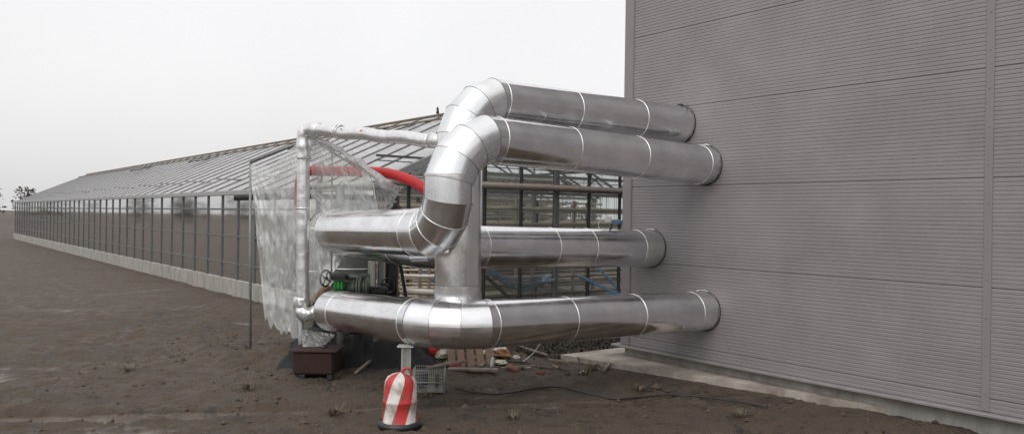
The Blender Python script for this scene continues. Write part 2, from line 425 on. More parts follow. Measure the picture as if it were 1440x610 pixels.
# concrete apron at the building's foot
T0 = V((at(787, 503, 13.97).x, 13.97, 0)); T1 = T0 + DP * 2.6; E1 = T0 + V((.74, -.67, 0)) * 8.5; E2 = E1 + V((7.5, 2.6, 0))
mb = MB(); n = 60
def edge(a, b, k, amp): return [a.lerp(b, i / k) + V((noise.noise((a.lerp(b, i / k)) * 3), noise.noise(a.lerp(b, i / k) * 3 + V((9, 0, 0))), 0)) * amp for i in range(k + 1)]
outline = edge(T0, E1, 60, .05)[:-1] + edge(E1, E2, 10, 0)[:-1] + [E2, CORN - DW * 3 + DP * 1.0, CORN + DP * 1.0 + DW * .25, T1]
top = [V((p.x, p.y, .062)) for p in outline]; bot = [V((p.x, p.y, -.12)) for p in outline]
k = len(top)
mb.add(top + bot, [tuple(range(k))] + [(i, k + i, k + (i + 1) % k, (i + 1) % k) for i in range(k)], smooth=False)
o = mesh_obj('concrete_pavement', mb, M_SLAB); tag(o, 'stained pale concrete apron slab at the foot of the grey building', 'pavement', kind='structure')

# ------------------------------------------------------------------ insulated ducts
R0 = .30
def elbow(K, a, b, R, n=4):
    """mitre points of a lobster-back bend at corner K, from heading a to heading b"""
    O = K - a * R + b * R; d = math.radians(90 / n / 2); out = []
    for k in range(n):
        ps = d * (2 * k + 1)
        out.append(O + (-b * math.cos(ps) + a * math.sin(ps)) * (R / math.cos(d)))
    return out
def ring_pts(P, N_, d, r, n=72):
    e1 = d.cross(UP if abs(d.z) < .9 else DP).normalized(); e2 = d.cross(e1)
    out = []
    for i in range(n + 1):
        a = 2 * math.pi * i / n; o = e1 * math.cos(a) + e2 * math.sin(a)
        o = o * r; out.append(P + o - d * (o.dot(N_) / d.dot(N_)))
    return out
def section(A, NA, B, NB, r, n=72, m=10, s0=0.):
    d = (B - A).normalized(); ra, rb = ring_pts(A, NA, d, r, n), ring_pts(B, NB, d, r, n)
    vs = []; 
    for j in range(m + 1):
        for i in range(n + 1):
            p = ra[i].lerp(rb[i], j / m); ax = A + d * (p - A).dot(d); o = (p - ax).normalized()
            w_ = math.sin(math.pi * j / m) if m > 1 else 0
            q = .0016 * noise.noise(p * 2.3) + .0007 * noise.noise(p * 7)
            vs.append(p + o * q * w_)
    fs = []; uvs = []; Ln = (B - A).length
    for j in range(m):
        for i in range(n):
            fs.append((j * (n + 1) + i, j * (n + 1) + i + 1, (j + 1) * (n + 1) + i + 1, (j + 1) * (n + 1) + i))
            uvs.append([(s0 + Ln * jj / m, r * 2 * math.pi * ii / n) for jj, ii in ((j, i), (j, i + 1), (j + 1, i + 1), (j + 1, i))])
    mb = MB(); mb.add(vs, fs, uvs); return mb
def duct(root, path, r=R0, rings=None, thin=(), open_end=None, pale=()):
    """path: points; interior ones are mitre seams; rings: {leg index: [distances]} ; pale: seam indices with pale beads"""
    rings = rings or {}
    st = []; n = len(path); total = 0
    dirs = [(path[i + 1] - path[i]).normalized() for i in range(n - 1)]
    for i in range(n - 1):
        NA = dirs[0] if i == 0 else (dirs[i - 1] + dirs[i]).normalized()
        NB = dirs[-1] if i == n - 2 else (dirs[i] + dirs[i + 1]).normalized()
        L_ = (path[i + 1] - path[i]).length
        cuts = sorted(rings.get(i, []), key=lambda c: c[0])
        pts = [(0, NA, None)] + [(c[0], dirs[i], c[1]) for c in cuts] + [(L_, NB, None)]
        for k in range(len(pts) - 1):
            A, B = path[i] + dirs[i] * pts[k][0], path[i] + dirs[i] * pts[k + 1][0]
            long_ = (B - A).length
            gore = long_ < .62
            total += long_
            m_ = random.choice(M_GORE if gore else M_CLAD)
            part('elbow_gore' if gore else 'duct_section', section(A, pts[k][1], B, pts[k + 1][1], r + random.uniform(-.0012, .0012), s0=random.uniform(0, 40)), m_, root)
            if k > 0:
                st.append((A, dirs[i], dirs[i], pts[k][2]))
        if i < n - 2:
            st.append((path[i + 1], (dirs[i] + dirs[i + 1]).normalized(), dirs[i], 'pale' if i + 1 in pale else 'dark'))
    for P, N_, d, kind in st:
        rp = ring_pts(P, N_, d, r + .001, 72)[:-1]
        mb = MB(); mb.tube(rp, .0046 if kind == 'pale' else .0032, 8, closed=True)
        part('seam_band' if kind == 'pale' else 'seam', mb, M_BEAD if kind == 'pale' else M_DARKSEAM, root)
def rivets(root, pts):
    for P, nrm in pts:
        pass
def collar(root, P, d, r=R0, seed=1, nub=.9):
    """ragged flashing where a duct enters the wall: dark sealed gap, torn sheet rim, pale fold on top"""
    n = 96; e1 = d.cross(UP).normalized(); e2 = e1.cross(d)
    mb = MB(); vs = []; 
    for i in range(n):
        a = 2 * math.pi * i / n; o = e1 * math.cos(a) + e2 * math.sin(a)
        f = noise.noise(V((math.cos(a) * 3, math.sin(a) * 3, seed)))
        g_ = noise.noise(V((math.cos(a) * 14, math.sin(a) * 14, seed)))
        rr = r + .007 + .007 * f + .003 * g_
        vs += [P - d * .012 + o * (r + .002), P - d * (.016 + .010 * f) + o * rr, P - d * .003 + o * (rr + .006)]
    fs = []
    for i in range(n):
        j = (i + 1) % n
        fs += [(3 * i, 3 * j, 3 * j + 1, 3 * i + 1), (3 * i + 1, 3 * j + 1, 3 * j + 2, 3 * i + 2)]
    mb.add(vs, fs); part('wall_collar', mb, M_GAP, root)
    mb = MB(); rp = []
    for i in range(int(n * .62)):
        a = math.pi * (.95 - 1.22 * i / (n * .62)); o = e1 * math.cos(a) + e2 * math.sin(a)
        rp.append(P - d * (.032 + .012 * noise.noise(V((i * .3, seed, 0)))) + o * (r + .010 + .005 * noise.noise(V((i * .4, seed, 4)))))
    mb.tube(rp, [.003 + .004 * abs(noise.noise(V((i * .5, seed, 8)))) for i in range(len(rp))], 6)
    part('flashing_rim', mb, M_FLASH, root)
    # crumpled fold on the top of the collar
    mb = MB(); q = []
    for i in range(9):
        a = math.pi * (.40 + .24 * i / 8); o = e1 * math.cos(a) + e2 * math.sin(a)
        q.append(P - d * .05 + o * (r + .02 + .012 * noise.noise(V((i * .9, seed, 2)))))
    mb.tube(q, [.006 + .012 * abs(noise.noise(V((i * .8, seed, 5)))) for i in range(9)], 7)
    part('torn_flashing', mb, M_FLASHP if nub > .5 else M_GAP, root)
def wall_hit(P, d):          # distance along d to the wall plane
    n_ = DP; return (CORN - P).dot(n_) / d.dot(n_)
def bulge(P, d, u):
    """distance along the straight leg P+t*d whose band reaches photo column u (front of the band)"""
    side = 1 if d.dot(DP) > .5 else -1
    best = None
    lo, hi = -2., 8.
    def f(t):
        q = ring_pts(P + d * t, d, d, R0, 24); us = [px(k)[0] for k in q if (k - (P + d * t)).dot(V((0, 1, 0))) < 0]
        return max(us) if side > 0 else min(us)
    for _ in range(40):
        mid = (lo + hi) / 2
        if (f(mid) < u) == (side > 0): lo = mid
        else: hi = mid
    return (lo + hi) / 2

AX = V((-.783, 9.769, 0))         # plan corner of the front ducts
# --- lower duct
zA = CAMH - 1.33
K = AX + UP * zA
el = elbow(K, -DW, DP, .685)
Wp = K + DP * 1; dAr = (DP + UP * -.018).normalized(); t = wall_hit(el[-1], dAr); endA = el[-1] + dAr * t
dAl = (DW + UP * -.047).normalized(); startA = el[0] + dAl * bulge(el[0], dAl, 441)
lower = thing('insulated_duct', 'lowest silver duct, bending at the front under the riser and running into the building', 'duct', V((K.x, K.y, zA - R0)))
path = [startA] + el + [endA]
L0 = (startA - el[0]).length
rA = [(bulge(el[-1], dAr, u), 'pale') for u in (705, 815, 911, 992)]
duct(lower, path, rings={0: [(L0 - bulge(el[0], dAl, 457), 'pale'), (L0 - bulge(el[0], dAl, 557), 'pale')], 4: rA})
collar(lower, endA, dAr, seed=1)
# --- front upper duct with the S bend
zB, zBl = CAMH + .955, CAMH - .205
VB = V((-.765, 9.80, 0))
dBl = (DW + UP * -.018).normalized(); dBr = (DP + UP * -.026).normalized()
K1 = VB + UP * zBl; K2 = VB + UP * zB
e1 = elbow(K1, -DW, UP, .50); e2 = elbow(K2, UP, DP, .68)
LB0 = bulge(e1[0], dBl, 443); startB = e1[0] + dBl * LB0; endB = e2[-1] + dBr * wall_hit(e2[-1], dBr)
front = thing('insulated_duct', 'silver duct rising in an S bend in front of the riser, second from top', 'duct', V((VB.x, VB.y, zBl - R0)))
duct(front, [startB] + e1 + e2 + [endB], rings={0: [(LB0 - bulge(e1[0], dBl, 558), 'pale')], 4: [(.30, 'pale')], 8: [(bulge(e2[-1], dBr, u), 'pale') for u in (717, 820, 915, 1003)]}, pale=(1, 2, 3))
collar(front, endB, dBr, seed=2)
def dome(root, P, d, r, depth, m_, name='end_cap'):
    e_1 = d.cross(UP).normalized(); e_2 = e_1.cross(d); rows = []
    for i in range(13):
        a = math.pi / 2 * i / 12; rows.append([P + d * depth * math.sin(a) + (e_1 * math.cos(2 * math.pi * k / 64) + e_2 * math.sin(2 * math.pi * k / 64)) * max(.002, r * math.cos(a)) for k in range(65)])
    mb = MB(); mb.sheet(rows); mb.uv = [[(q[0] * .3, q[1] * .3) for q in u] for u in mb.uv]; return part(name, mb, m_, root)
dome(front, startB, dBl, R0, .20, M_CLAD[1])
mb = MB(); mb.tube(ring_pts(startB, dBl, dBl, R0 + .001)[:-1], .005, 8, closed=True); part('seam_band', mb, M_BEAD, front)
dome(lower, startA, dAl, R0, .16, M_FOIL)
def lap(root, A, B, NA, NB, toward):
    d = (B - A).normalized(); ra, rb = ring_pts(A, NA, d, R0 + .0015), ring_pts(B, NB, d, R0 + .0015)
    k = max(range(72), key=lambda i: (ra[i] - A).normalized().dot(toward)); mb = MB(); mb.bar(ra[k], rb[k], .004, .003, up=(ra[k] - A))
    n_ = max(2, int((rb[k] - ra[k]).length / .055))
    for i in range(n_):
        c = ra[k].lerp(rb[k], (i + .5) / n_); mb.box(c, (.010, .010, .010))
    part('lap_seam', mb, M_RIVET, root)
pth = [startB] + e1 + e2 + [endB]
def lapleg(root, pth, i, toward):
    dd = [(pth[k + 1] - pth[k]).normalized() for k in range(len(pth) - 1)]
    NA = dd[0] if i == 0 else (dd[i - 1] + dd[i]).normalized(); NB = dd[-1] if i == len(dd) - 1 else (dd[i] + dd[i + 1]).normalized()
    lap(root, pth[i], pth[i + 1], NA, NB, toward)
for i_ in (1, 2, 3, 4): lapleg(front, pth, i_, V((-.9, -.42, .15)).normalized())
for i_ in (5, 6, 7): lapleg(front, pth, i_, V((.45, -.72, -.5)).normalized())
# --- riser and rear upper duct
WR = V((-.69, 10.52, 0)); zC = CAMH + 1.53
K3 = WR + UP * zC; e3 = elbow(K3, UP, DP, .66)
dCr = (DP + UP * -.004).normalized(); endC = e3[-1] + dCr * wall_hit(e3[-1], dCr)
riser = thing('insulated_duct', 'upright silver riser on the lowest duct, bending over into the topmost run', 'duct', WR + UP * (zA + .27))
baseW = WR + UP * (zA + .20)
duct(riser, [baseW] + e3 + [endC], rings={0: [(zC - 1, 'x')] and [(.25, 'dark')], 4: [], 4 + 0: [], 4: [(bulge(e3[-1], dCr, u), 'pale') for u in (720, 822, 913)]})
collar(riser, endC, dCr, seed=3, nub=.2)
mb = MB()   # saddle flange where the riser sits on the lower duct
for i in range(1):
    rp = []
    for k in range(72):
        a = 2 * math.pi * k / 72; p = WR + V((math.cos(a), math.sin(a), 0)) * (R0 + .006)
        rp.append(p + UP * (zA + .275))
    mb.tube(rp, .010, 8, closed=True)
part('saddle_seam', mb, M_CLAD[2], riser)
# --- middle duct behind the riser
zM = CAMH - .425
KM = AX + DW * 1.12 + DP * .62 + UP * zM; dMr = (DP + UP * -.016).normalized(); dMl = (DW + UP * .01).normalized()
e4 = elbow(KM, -DW, DP, .55); endM = e4[-1] + dMr * wall_hit(e4[-1], dMr); startM = e4[0] + dMl * 2.6
middle = thing('insulated_duct', 'silver duct at mid height passing behind the riser into the building', 'duct', V((KM.x, KM.y, zM - R0)))
duct(middle, [startM] + e4 + [endM], rings={0: [(2.0, 'pale')], 4: [(bulge(e4[-1], dMr, u), 'pale') for u in (691, 790, 842, 911)]})
collar(middle, endM, dMr, seed=4)
dome(middle, startM, dMl, R0, .16, M_CLAD[2])

# ------------------------------------------------------------------ sensor on the middle duct
P0 = at(857, 323, 13.0)
tt = (V((P0.x, P0.y, 0)) - V((e4[-1].x, e4[-1].y, 0))).dot(DP)
B0 = e4[-1] + dMr * tt + UP * R0
se = thing('temperature_sensor', 'small white and blue sensor head standing on the middle duct', 'sensor', B0)
mb = MB(); mb.tube([B0 - UP * .01, B0 + UP * .07], .014, 10); mb.tube([B0 + V((0, 0, .005)), B0 + V((0, 0, .02))], .026, 12); mb.tube([B0 + UP * .07, B0 + UP * .10 + V((.03, 0, 0))], .011, 10)
part('stem', mb, M_DARKSTEEL, se)
mb = MB(); mb.box(B0 + V((-.045, 0, .155)), (.10, .08, .095), bev=.012); part('head', mb, M_WHITE, se)
mb = MB(); mb.box(B0 + V((.085, 0, .12)), (.14, .07, .07), bev=.015); mb.tube([B0 + V((.15, 0, .12)), B0 + V((.185, 0, .12))], .025, 10); part('actuator', mb, M_BLUE, se)
mb = MB(); q = []
for i in range(24):
    a = math.pi * (.45 + 1.25 * i / 23); q.append(B0 + V((-.10 + .095 * math.cos(a), .02, .06 + .10 * math.sin(a))))
mb.tube(q, .006, 6); part('cable', mb, M_WHITE, se)

# ------------------------------------------------------------------ greenhouse
G0 = V((at(706, 305, 19).x, 19, 0))
def G(s, w_, zr): return G0 + DP * s + DW * w_ + UP * (CAMH + zr)
SE, SR, SX = -3.3, 1.91, 7.12; ZE, ZR = .63, 3.03; GL = 62.
gr = thing('greenhouse', 'long glasshouse with whitened roof panes and dark glazing bars behind the ducts', 'greenhouse', G(SR, 0, -CAMH))
def slope(s): return ZE + (ZR - ZE) * (1 - abs(s - SR) / (SR - SE))
mb = MB(); th = .006
for a, b in ((SE, SR), (SR, SX)):
    p = [G(a, 0, slope(a)), G(b, 0, slope(b)), G(b, GL, slope(b)), G(a, GL, slope(a))]
    n_ = (p[1] - p[0]).cross(p[3] - p[0]).normalized() * th
    mb.add(p + [q - n_ for q in p], [(0, 1, 2, 3), (7, 6, 5, 4), (0, 4, 5, 1), (1, 5, 6, 2), (2, 6, 7, 3), (3, 7, 4, 0)], smooth=False)
roof = part('roof', mb, M_ROOFG, gr)
mb = MB(); w_ = .35
while w_ < GL:
    for a, b in ((SE, SR), (SR, SX)):
        mb.bar(G(a, w_, slope(a) + .012), G(b, w_, slope(b) + .012), .15, .024)
    w_ += 1.30
part('glazing_bars', mb, M_BAR, roof)
mb = MB()
for a in (SE + 1.75, SE + 3.5, SX - 1.75, SX - 3.5): mb.bar(G(a, 0, slope(a) - .05), G(a, GL, slope(a) - .05), .05, .06)
part('purlins', mb, M_STEELGREY, roof)
mb = MB(); mb.bar(G(SR, -.1, ZR + .03), G(SR, GL, ZR + .03), .10, .06); part('ridge', mb, M_RIDGE, roof)
mb = MB(); mb.bar(G(SR - .62, -.05, slope(SR - .62) + .055), G(SR - .62, GL, slope(SR - .62) + .055), .05, .05)
part('vent_rail', mb, M_RIDGE, roof)
mb = MB()
for a, b in ((SE, SR), (SR, SX)):
    mb.bar(G(a, -.02, slope(a) + .01), G(b, -.02, slope(b) + .01), .10, .16)
    mb.bar(G(a, -.02, slope(a) - .17), G(b, -.02, slope(b) - .17), .06, .07)
part('verge', mb, M_ALU, roof)
mb = MB(); mb.bar(G(SE, 0, ZE - .05), G(SE, GL, ZE - .05), .18, .14); part('gutter', mb, M_ALU, roof)
# open roof vents
for w0, s0_, ln, lift in ((6.0, SR - 1.75, .95, .17), (11.2, SR - 2.15, 1.2, .20), (24., SR - 1.9, 1.3, .2), (36., SR - 1.9, 1.3, .2)):
    f = MB(); a0, a1 = s0_, s0_ + 1.0
    f.bar(G(a0, w0, slope(a0) + lift + .05), G(a0, w0 + ln, slope(a0) + lift + .05), .05, .05)
    f.bar(G(a0, w0, slope(a0) + lift), G(a1, w0, slope(a1) + .05), .035, .04); f.bar(G(a0, w0 + ln, slope(a0) + lift), G(a1, w0 + ln, slope(a1) + .05), .035, .04)
    vt = part('roof_vent', f, M_BAR, roof)
    f = MB(); f.sheet([[G(a0, w0, slope(a0) + lift), G(a0, w0 + ln, slope(a0) + lift)], [G(a1, w0, slope(a1) + .05), G(a1, w0 + ln, slope(a1) + .05)]]); part('pane', f, M_ROOFG, vt)
mb = MB(); Pk = G(SR, 5.95, ZR + .08); mb.tube([Pk, Pk + UP * .07, Pk + UP * .10, Pk + UP * .16, Pk + UP * .18, Pk + UP * .22], [.05, .04, .035, .035, .018, .012], 10); mb.tube([Pk + UP * .15 - DP * .05, Pk + UP * .17 + DP * .02], .016, 8)
part('ridge_finial', mb, M_BLACK, roof)
# gable wall along the duct direction
ps = []
for u in (681.3, 732.5, 781.5, 828, 871): # posts
    ps.append(((at(u, 305, 1).x * 19 - G0.x) / (DP.x - at(u, 305, 1).x * DP.y)))
stp = ps[4] - ps[3]
allp = [ps[0] - 2.0, ps[0] - 1.0] + ps + [ps[4] + stp * k for k in (1, 2, 3)]
for i, s in enumerate(allp):
    wd = .14 if i == 4 else .06
    if not SE < s < SX: continue
    mb = MB(); mb.bar(G(s, 0, -CAMH - .2), G(s, 0, slope(s) - .1), wd, .10 if i == 4 else .07, up=DW)
    part('gable_post', mb, M_STEELGREY if i == 4 else M_DARKSTEEL, gr)
mb = MB(); mb.tube([G(SE, -.10, .71), G(SX, -.10, .71)], .085, 14); part('gable_rail', mb, M_RAIL, gr)
mb = MB(); mb.bar(G(SE, -.02, 1.24), G(SX, -.02, 1.24), .05, .05); mb.bar(G(SE, .03, 1.14), G(SX, .03, 1.14), .03, .02); part('tie_beam', mb, M_STEELGREY, gr)
mb = MB(); mb.bar(G(SE, -.01, -2.28), G(SX, -.01, -2.28), .12, .4); part('plinth', mb, M_CONC, gr)
mb = MB(); mb.add([G(SE, 0, -2), G(SX, 0, -2), G(SX, 0, ZE), G(SR, 0, ZR), G(SE, 0, ZE)], [(0, 1, 2, 3, 4)], smooth=False); part('gable_glass', mb, M_CLEARG, gr)
# side wall
mb = MB(); w_ = 0
while w_ < GL:
    mb.bar(G(SE, w_, -CAMH - .1), G(SE, w_, ZE), .07, .07, up=DW); w_ += 1.4
for zz in (-1.5, -.7, .1): mb.bar(G(SE, 0, zz), G(SE, GL, zz), .05, .05)
part('side_wall_frame', mb, M_STEELGREY, gr)
mb = MB(); mb.add([G(SE, 0, -2.3), G(SE, GL, -2.3), G(SE, GL, ZE), G(SE, 0, ZE)], [(0, 1, 2, 3)], smooth=False)
mb.add([G(SX, 0, -2.3), G(SX, GL, -2.3), G(SX, GL, ZE), G(SX, 0, ZE)], [(0, 1, 2, 3)], smooth=False); part('side_glass', mb, M_CLEARG, gr)
mb = MB(); mb.bar(G(SE, 0, -2.2), G(SE, GL, -2.2), .14, .5); part('side_plinth', mb, M_CONC, gr)
# trusses
for w_ in (1.2, 4.4, 7.6, 10.8, 14.0, 17.2, 20.4, 25, 30, 36, 42, 50):
    mb = MB()
    mb.bar(G(SE, w_, ZE), G(SX, w_, ZE), .07, .09)
    mb.bar(G(SE, w_, ZE + .42), G(SX, w_, ZE + .42), .05, .05)
    k = 0; s = SE + .2
    while s < SX - .6:
        a, b = (ZE, ZE + .42) if k % 2 == 0 else (ZE + .42, ZE)
        mb.bar(G(s, w_, a), G(s + .65, w_, b), .035, .035); s += .65; k += 1
    for a, b in ((SE, SR), (SR, SX)): mb.bar(G(a, w_, slope(a) - .09), G(b, w_, slope(b) - .09), .08, .09)
    for a in (SR - 2, SR, SR + 2): mb.bar(G(a, w_, ZE + .42), G(a, w_, slope(a) - .1), .05, .05)
    mb.bar(G(SR - 2, w_, ZE + .42), G(SR, w_, ZR - .1), .04, .04); mb.bar(G(SR + 2, w_, ZE + .42), G(SR, w_, ZR - .1), .04, .04)
    for a in (SE + .1, SR, SX - .1): mb.bar(G(a, w_, -CAMH), G(a, w_, ZE), .10, .10, up=DW)
    part('roof_truss', mb, M_ALU, gr)
# growing pipes inside: racks of stacked heating pipes
names = ['nearest', 'second', 'third', 'fourth', 'fifth', 'sixth', 'seventh', 'eighth', 'ninth', 'tenth']
for i, w_ in enumerate((.9, 2.3, 3.9, 5.6, 7.6, 9.8, 12.4, 15.6, 19.6, 24.5)):
    rk = thing('pipe_rack', '%s rack of horizontal heating pipes inside the glasshouse, counted from the gable glass' % names[i], 'pipe rack', G(1, w_, -CAMH), 'heating pipe racks in the glasshouse')
    s = -2.9 + random.uniform(0, .5)
    while s < 6.6:
        up = MB(); up.bar(G(s, w_, -CAMH), G(s, w_, .45), .07, .07, up=DW); s += 1.9
        part('upright', up, M_STEELGREY if i % 2 else M_TUBE, rk)
    zz = -2.0 + random.uniform(0, .1)
    while zz < .52:
        k = random.choice((0, 0, 1, 1, 2)) if i else random.choice((0, 0, 1))
        a, b = -3.0 + random.uniform(0, .2), 6.8
        if random.random() < .25: b = random.uniform(1.0, 4.5)
        if random.random() < .18: a = random.uniform(-1, 1.2)
        if b - a > .8:
            r = random.choice((.022, .03, .042, .055)) if i else .045
            dz = random.uniform(-.05, .05)
            mb = MB(); mb.tube([G(a, w_ - .09, zz), G((a + b) / 2, w_ - .09, zz + dz / 2 - .012), G(b, w_ - .09, zz + dz)], r, 8); part('heating_pipe', mb, (M_TUBE, M_TUBE2, M_TUBE3)[k], rk)
        zz += (random.uniform(.36, .48) if i == 0 else random.uniform(.075, .13) if zz < -.25 else random.uniform(.12, .24) + .008 * i)
# pipes hung under the roof
for i, (w_, zz, a, b, r) in enumerate(((2.0, 1.02, -2.4, 3.0, .07), (3.4, .86, -2.6, 3.2, .07), (1.4, .93, .4, 2.75, .06), (6.0, 1.25, -2.5, 5, .06))):
    mb = MB(); q = [G(a, w_, zz), G(b, w_, zz + .03), G(b + .14, w_, zz + .01), G(b + .18, w_, zz - .12), G(b + .18, w_, zz - .24)]
    mb.tube(q, r, 12)
    solo('hanging_pipe', mb, M_TUBE3 if i != 1 else M_TUBE, ['pale pipe hung under the glasshouse roof just behind the gable rail', 'tan pipe hung deeper under the glasshouse roof, below the pale ones', 'short pale pipe with a down-turned end under the glasshouse roof', 'highest and farthest pipe hung under the glasshouse roof'][i], 'pipe', group='pipes hung under the glasshouse roof')
# diagonal brace and bench board seen low through the gable
mb = MB(); mb.bar(at(683, 388, 19.6), at(722, 424, 19.6), .07, .09); mb.bar(at(722, 424, 19.6), at(740, 440, 19.6), .07, .09)
solo('diagonal_brace', mb, M_DARKSTEEL, 'dark diagonal brace low behind the gable glass beside the riser', 'brace')
mb = MB(); mb.box(G(-.2, 1.55, -1.97), (3.2, .95, .05), DP, DW, UP)
for s in (-1.5, 1.2):
    mb.bar(G(s, 1.5, -1.98), G(s, 1.5, -CAMH), .05, .05, up=DW)
solo('potting_bench', mb, M_PALEG, 'pale flat bench board low inside the glasshouse near the riser', 'bench')
# crop strings and thin wires hanging from the trusses
mb = MB(); rnd = random.Random(5)
for k in range(190):
    a, w_ = rnd.uniform(-2.6, 6.5), rnd.choice((.6, 1.3, 3.0, 4.6, 8.4)); zz = rnd.uniform(.9, 1.4)
    mb.tube([G(a, w_, zz), G(a + rnd.uniform(-.03, .03), w_, zz - rnd.uniform(.5, 2.2))], .005, 4, caps=False)
o = part('crop_strings', mb, M_WHITE, gr); o['kind'] = 'stuff'
mb = MB()
for w_ in (.45, 2.8, 5.0, 7.0, 9.2, 12.):
    for zz in (1.05, .92, .80):
        mb.tube([G(-2.3, w_, zz), G(6.2, w_, zz + rnd.uniform(-.05, .05))], rnd.choice((.012, .018, .03)), 6)
o = part('crop_wires', mb, M_ALU, gr); o['kind'] = 'stuff'
# far gable
mb = MB(); mb.add([G(SE, GL - .5, -2.4), G(SX, GL - .5, -2.4), G(SX, GL - .5, ZE), G(SR, GL - .5, ZR), G(SE, GL - .5, ZE)], [(0, 1, 2, 3, 4)], smooth=False); part('far_gable', mb, M_ROOFG, gr)

# ------------------------------------------------------------------ blue hoses in the glasshouse
def hang(pts, n=16):
    out = []
    for i in range(len(pts) - 1):
        p0 = pts[max(i - 1, 0)]; p1, p2 = pts[i], pts[i + 1]; p3 = pts[min(i + 2, len(pts) - 1)]
        for k in range(n):
            t_ = k / n; out.append(.5 * ((2 * p1) + (p2 - p0) * t_ + (2 * p0 - 5 * p1 + 4 * p2 - p3) * t_ * t_ + (3 * p1 - p0 - 3 * p2 + p3) * t_ ** 3))
    out.append(pts[-1]); return out
def hose_bundle(lines, Y, r, m_, label, dup=1, spread=2.2):
    mb = MB()
    for ln in lines:
        for d in range(dup):
            ox, oy = random.uniform(-spread, spread), random.uniform(-spread, spread)
            mb.tube(hang([at(u + ox, v + oy + random.uniform(-.6, .6), Y + d * .03) for u, v in ln], 10), r, 6)
    return solo('hose_bundle', mb, m_, label, 'hoses', group='blue hoses in the glasshouse')
YH = 19.75
hose_bundle([[(682, 381), (697, 390), (712, 399), (732, 407), (750, 404), (772, 392)], [(686, 380), (706, 390), (730, 399), (755, 398), (778, 390)], [(690, 384), (712, 391), (732, 394), (752, 393), (774, 388)], [(684, 379), (700, 387), (722, 402), (742, 403), (768, 396)]], YH, .010, M_BLUEPALE, 'faded blue hoses sagging in loops behind the gable glass right of the riser', 4, 3.6)
hose_bundle([[(812, 387), (826, 393), (840, 400), (853, 406)]], YH, .011, M_BLUE, 'straight bundle of blue hoses slanting down between the two right gable posts', 9, 2.8)
hose_bundle([[(838, 376), (850, 387), (858, 396), (866, 405)]], YH, .011, M_BLUE, 'steeper bundle of blue hoses nearest the building corner', 7, 2.8)
hose_bundle([[(856, 412), (864, 413), (873, 416)], [(855, 409), (864, 411), (872, 412)]], YH, .018, M_BLUE, 'short coil of blue hoses at the foot of the building corner post', 3, 3)
hose_bundle([[(566, 377), (576, 372), (588, 378), (600, 386), (613, 396)], [(570, 374), (586, 380), (600, 390), (613, 393)]], 17.6, .016, M_BLUE, 'blue hoses slanting down left of the riser below the mid-height duct', 3, 2.2)

# ------------------------------------------------------------------ red hose
def smooth(pts, n=12): return hang([V(p) for p in pts], n)
rp = [at(424, 330, 13.6), at(421, 275, 13.4), at(423, 250, 13.2), at(434, 241, 13.0), at(475, 241, 12.8), at(515, 241.5, 12.7), at(540, 243, 12.5), at(562, 248, 12.3), at(580, 255, 12.1), at(598, 266, 11.95), at(622, 288, 11.8), at(640, 318, 11.7), at(650, 350, 11.6), at(652, 400, 11.5), at(652, 440, 11.4)]
mb = MB(); mb.tube(smooth(rp), .078, 24); solo('flexible_hose', mb, M_RED, 'thick red hose curving down from the plastic sheeting behind the S bend', 'hose')

# ------------------------------------------------------------------ foil wrapped pipe
fo = thing('wrapped_pipe', 'crumpled foil pipe standing at the left edge with a white wrapped arm to the riser', 'pipe', at(427, 560, 12.6))
mb = MB(); a, b = at(446, 183, 12.45), at(607, 197.5, 10.9); q = [a.lerp(b, i / 40) + V((0, 0, .010 * math.sin(i * .45) + .006 * noise.noise(V((i * .6, 0, 0))))) for i in range(41)]
mb.tube(q, .094, 40, rough=.03, rfreq=7); run = part('wrapped_run', mb, M_WRAP, fo, 'white plastic wrapped horizontal run')
for c, s, mm in (((481, 184.2, 11.98), .035, M_BLUE), ((509, 184.8, 11.69), .05, M_REDPAINT)):
    mb = MB(); P = at(*c); dd = (b - a).normalized(); cc = a + dd * (P - a).dot(dd); nrm = (V((0, 0, CAMH)) - cc + UP * 4.2); nrm = (nrm - dd * nrm.dot(dd)).normalized(); up_ = dd.cross(nrm)
    mb.box(cc + nrm * .096, (s, s * .45, .006), dd, up_, nrm); part('sticker', mb, mm, run)
for t_ in (.20, .225):
    mb = MB(); c = a.lerp(b, t_); dd = (b - a).normalized(); mb.tube([c + p_ for p_ in [(dd.cross(UP).normalized() * math.cos(k * .3) + dd.cross(dd.cross(UP).normalized()) * math.sin(k * .3)) * .098 for k in range(21)]], .012, 6, closed=True, rough=.4, rfreq=30)
    part('tape_wrap', mb, M_FOIL, run)
mb = MB(); dd = (b - a).normalized(); mb.tube([b - dd * .01, b + dd * .07, b + dd * .35], [.103, .103, .10], 32); part('end_cap', mb, M_WRAP, fo)
mb = MB(); q = smooth([at(428, 224, 12.6), at(427, 200, 12.6), at(428, 189, 12.6), at(434, 182.5, 12.57), at(450, 182.5, 12.42)], 8); mb.tube(q, .108, 28, rough=.22, rfreq=8); part('top_elbow', mb, M_WRAP, fo)
mb = MB(); a1, b1 = at(427, 210, 12.6), at(425, 438, 12.6); mb.tube([a1.lerp(b1, i / 60) for i in range(61)], .098, 36, rough=.055, rfreq=8); part('upright_run', mb, M_WRAP, fo)
mb = MB(); mb.tube([a1.lerp(b1, .36), a1.lerp(b1, .366)], .108, 28); mb.tube([a1.lerp(b1, .36) , a1.lerp(b1, .37)], .107, 28); part('joint_band', mb, M_BEAD, fo)
mb = MB(); q = smooth([at(425, 418, 12.6), at(424, 434, 12.6), at(430, 441, 12.55), at(444, 439, 12.5), at(462, 438, 12.42)], 8); mb.tube(q, [.115] * 18 + [.10] * (len(q) - 18), 28, rough=.35, rfreq=11); part('bottom_elbow', mb, M_FOIL, fo)
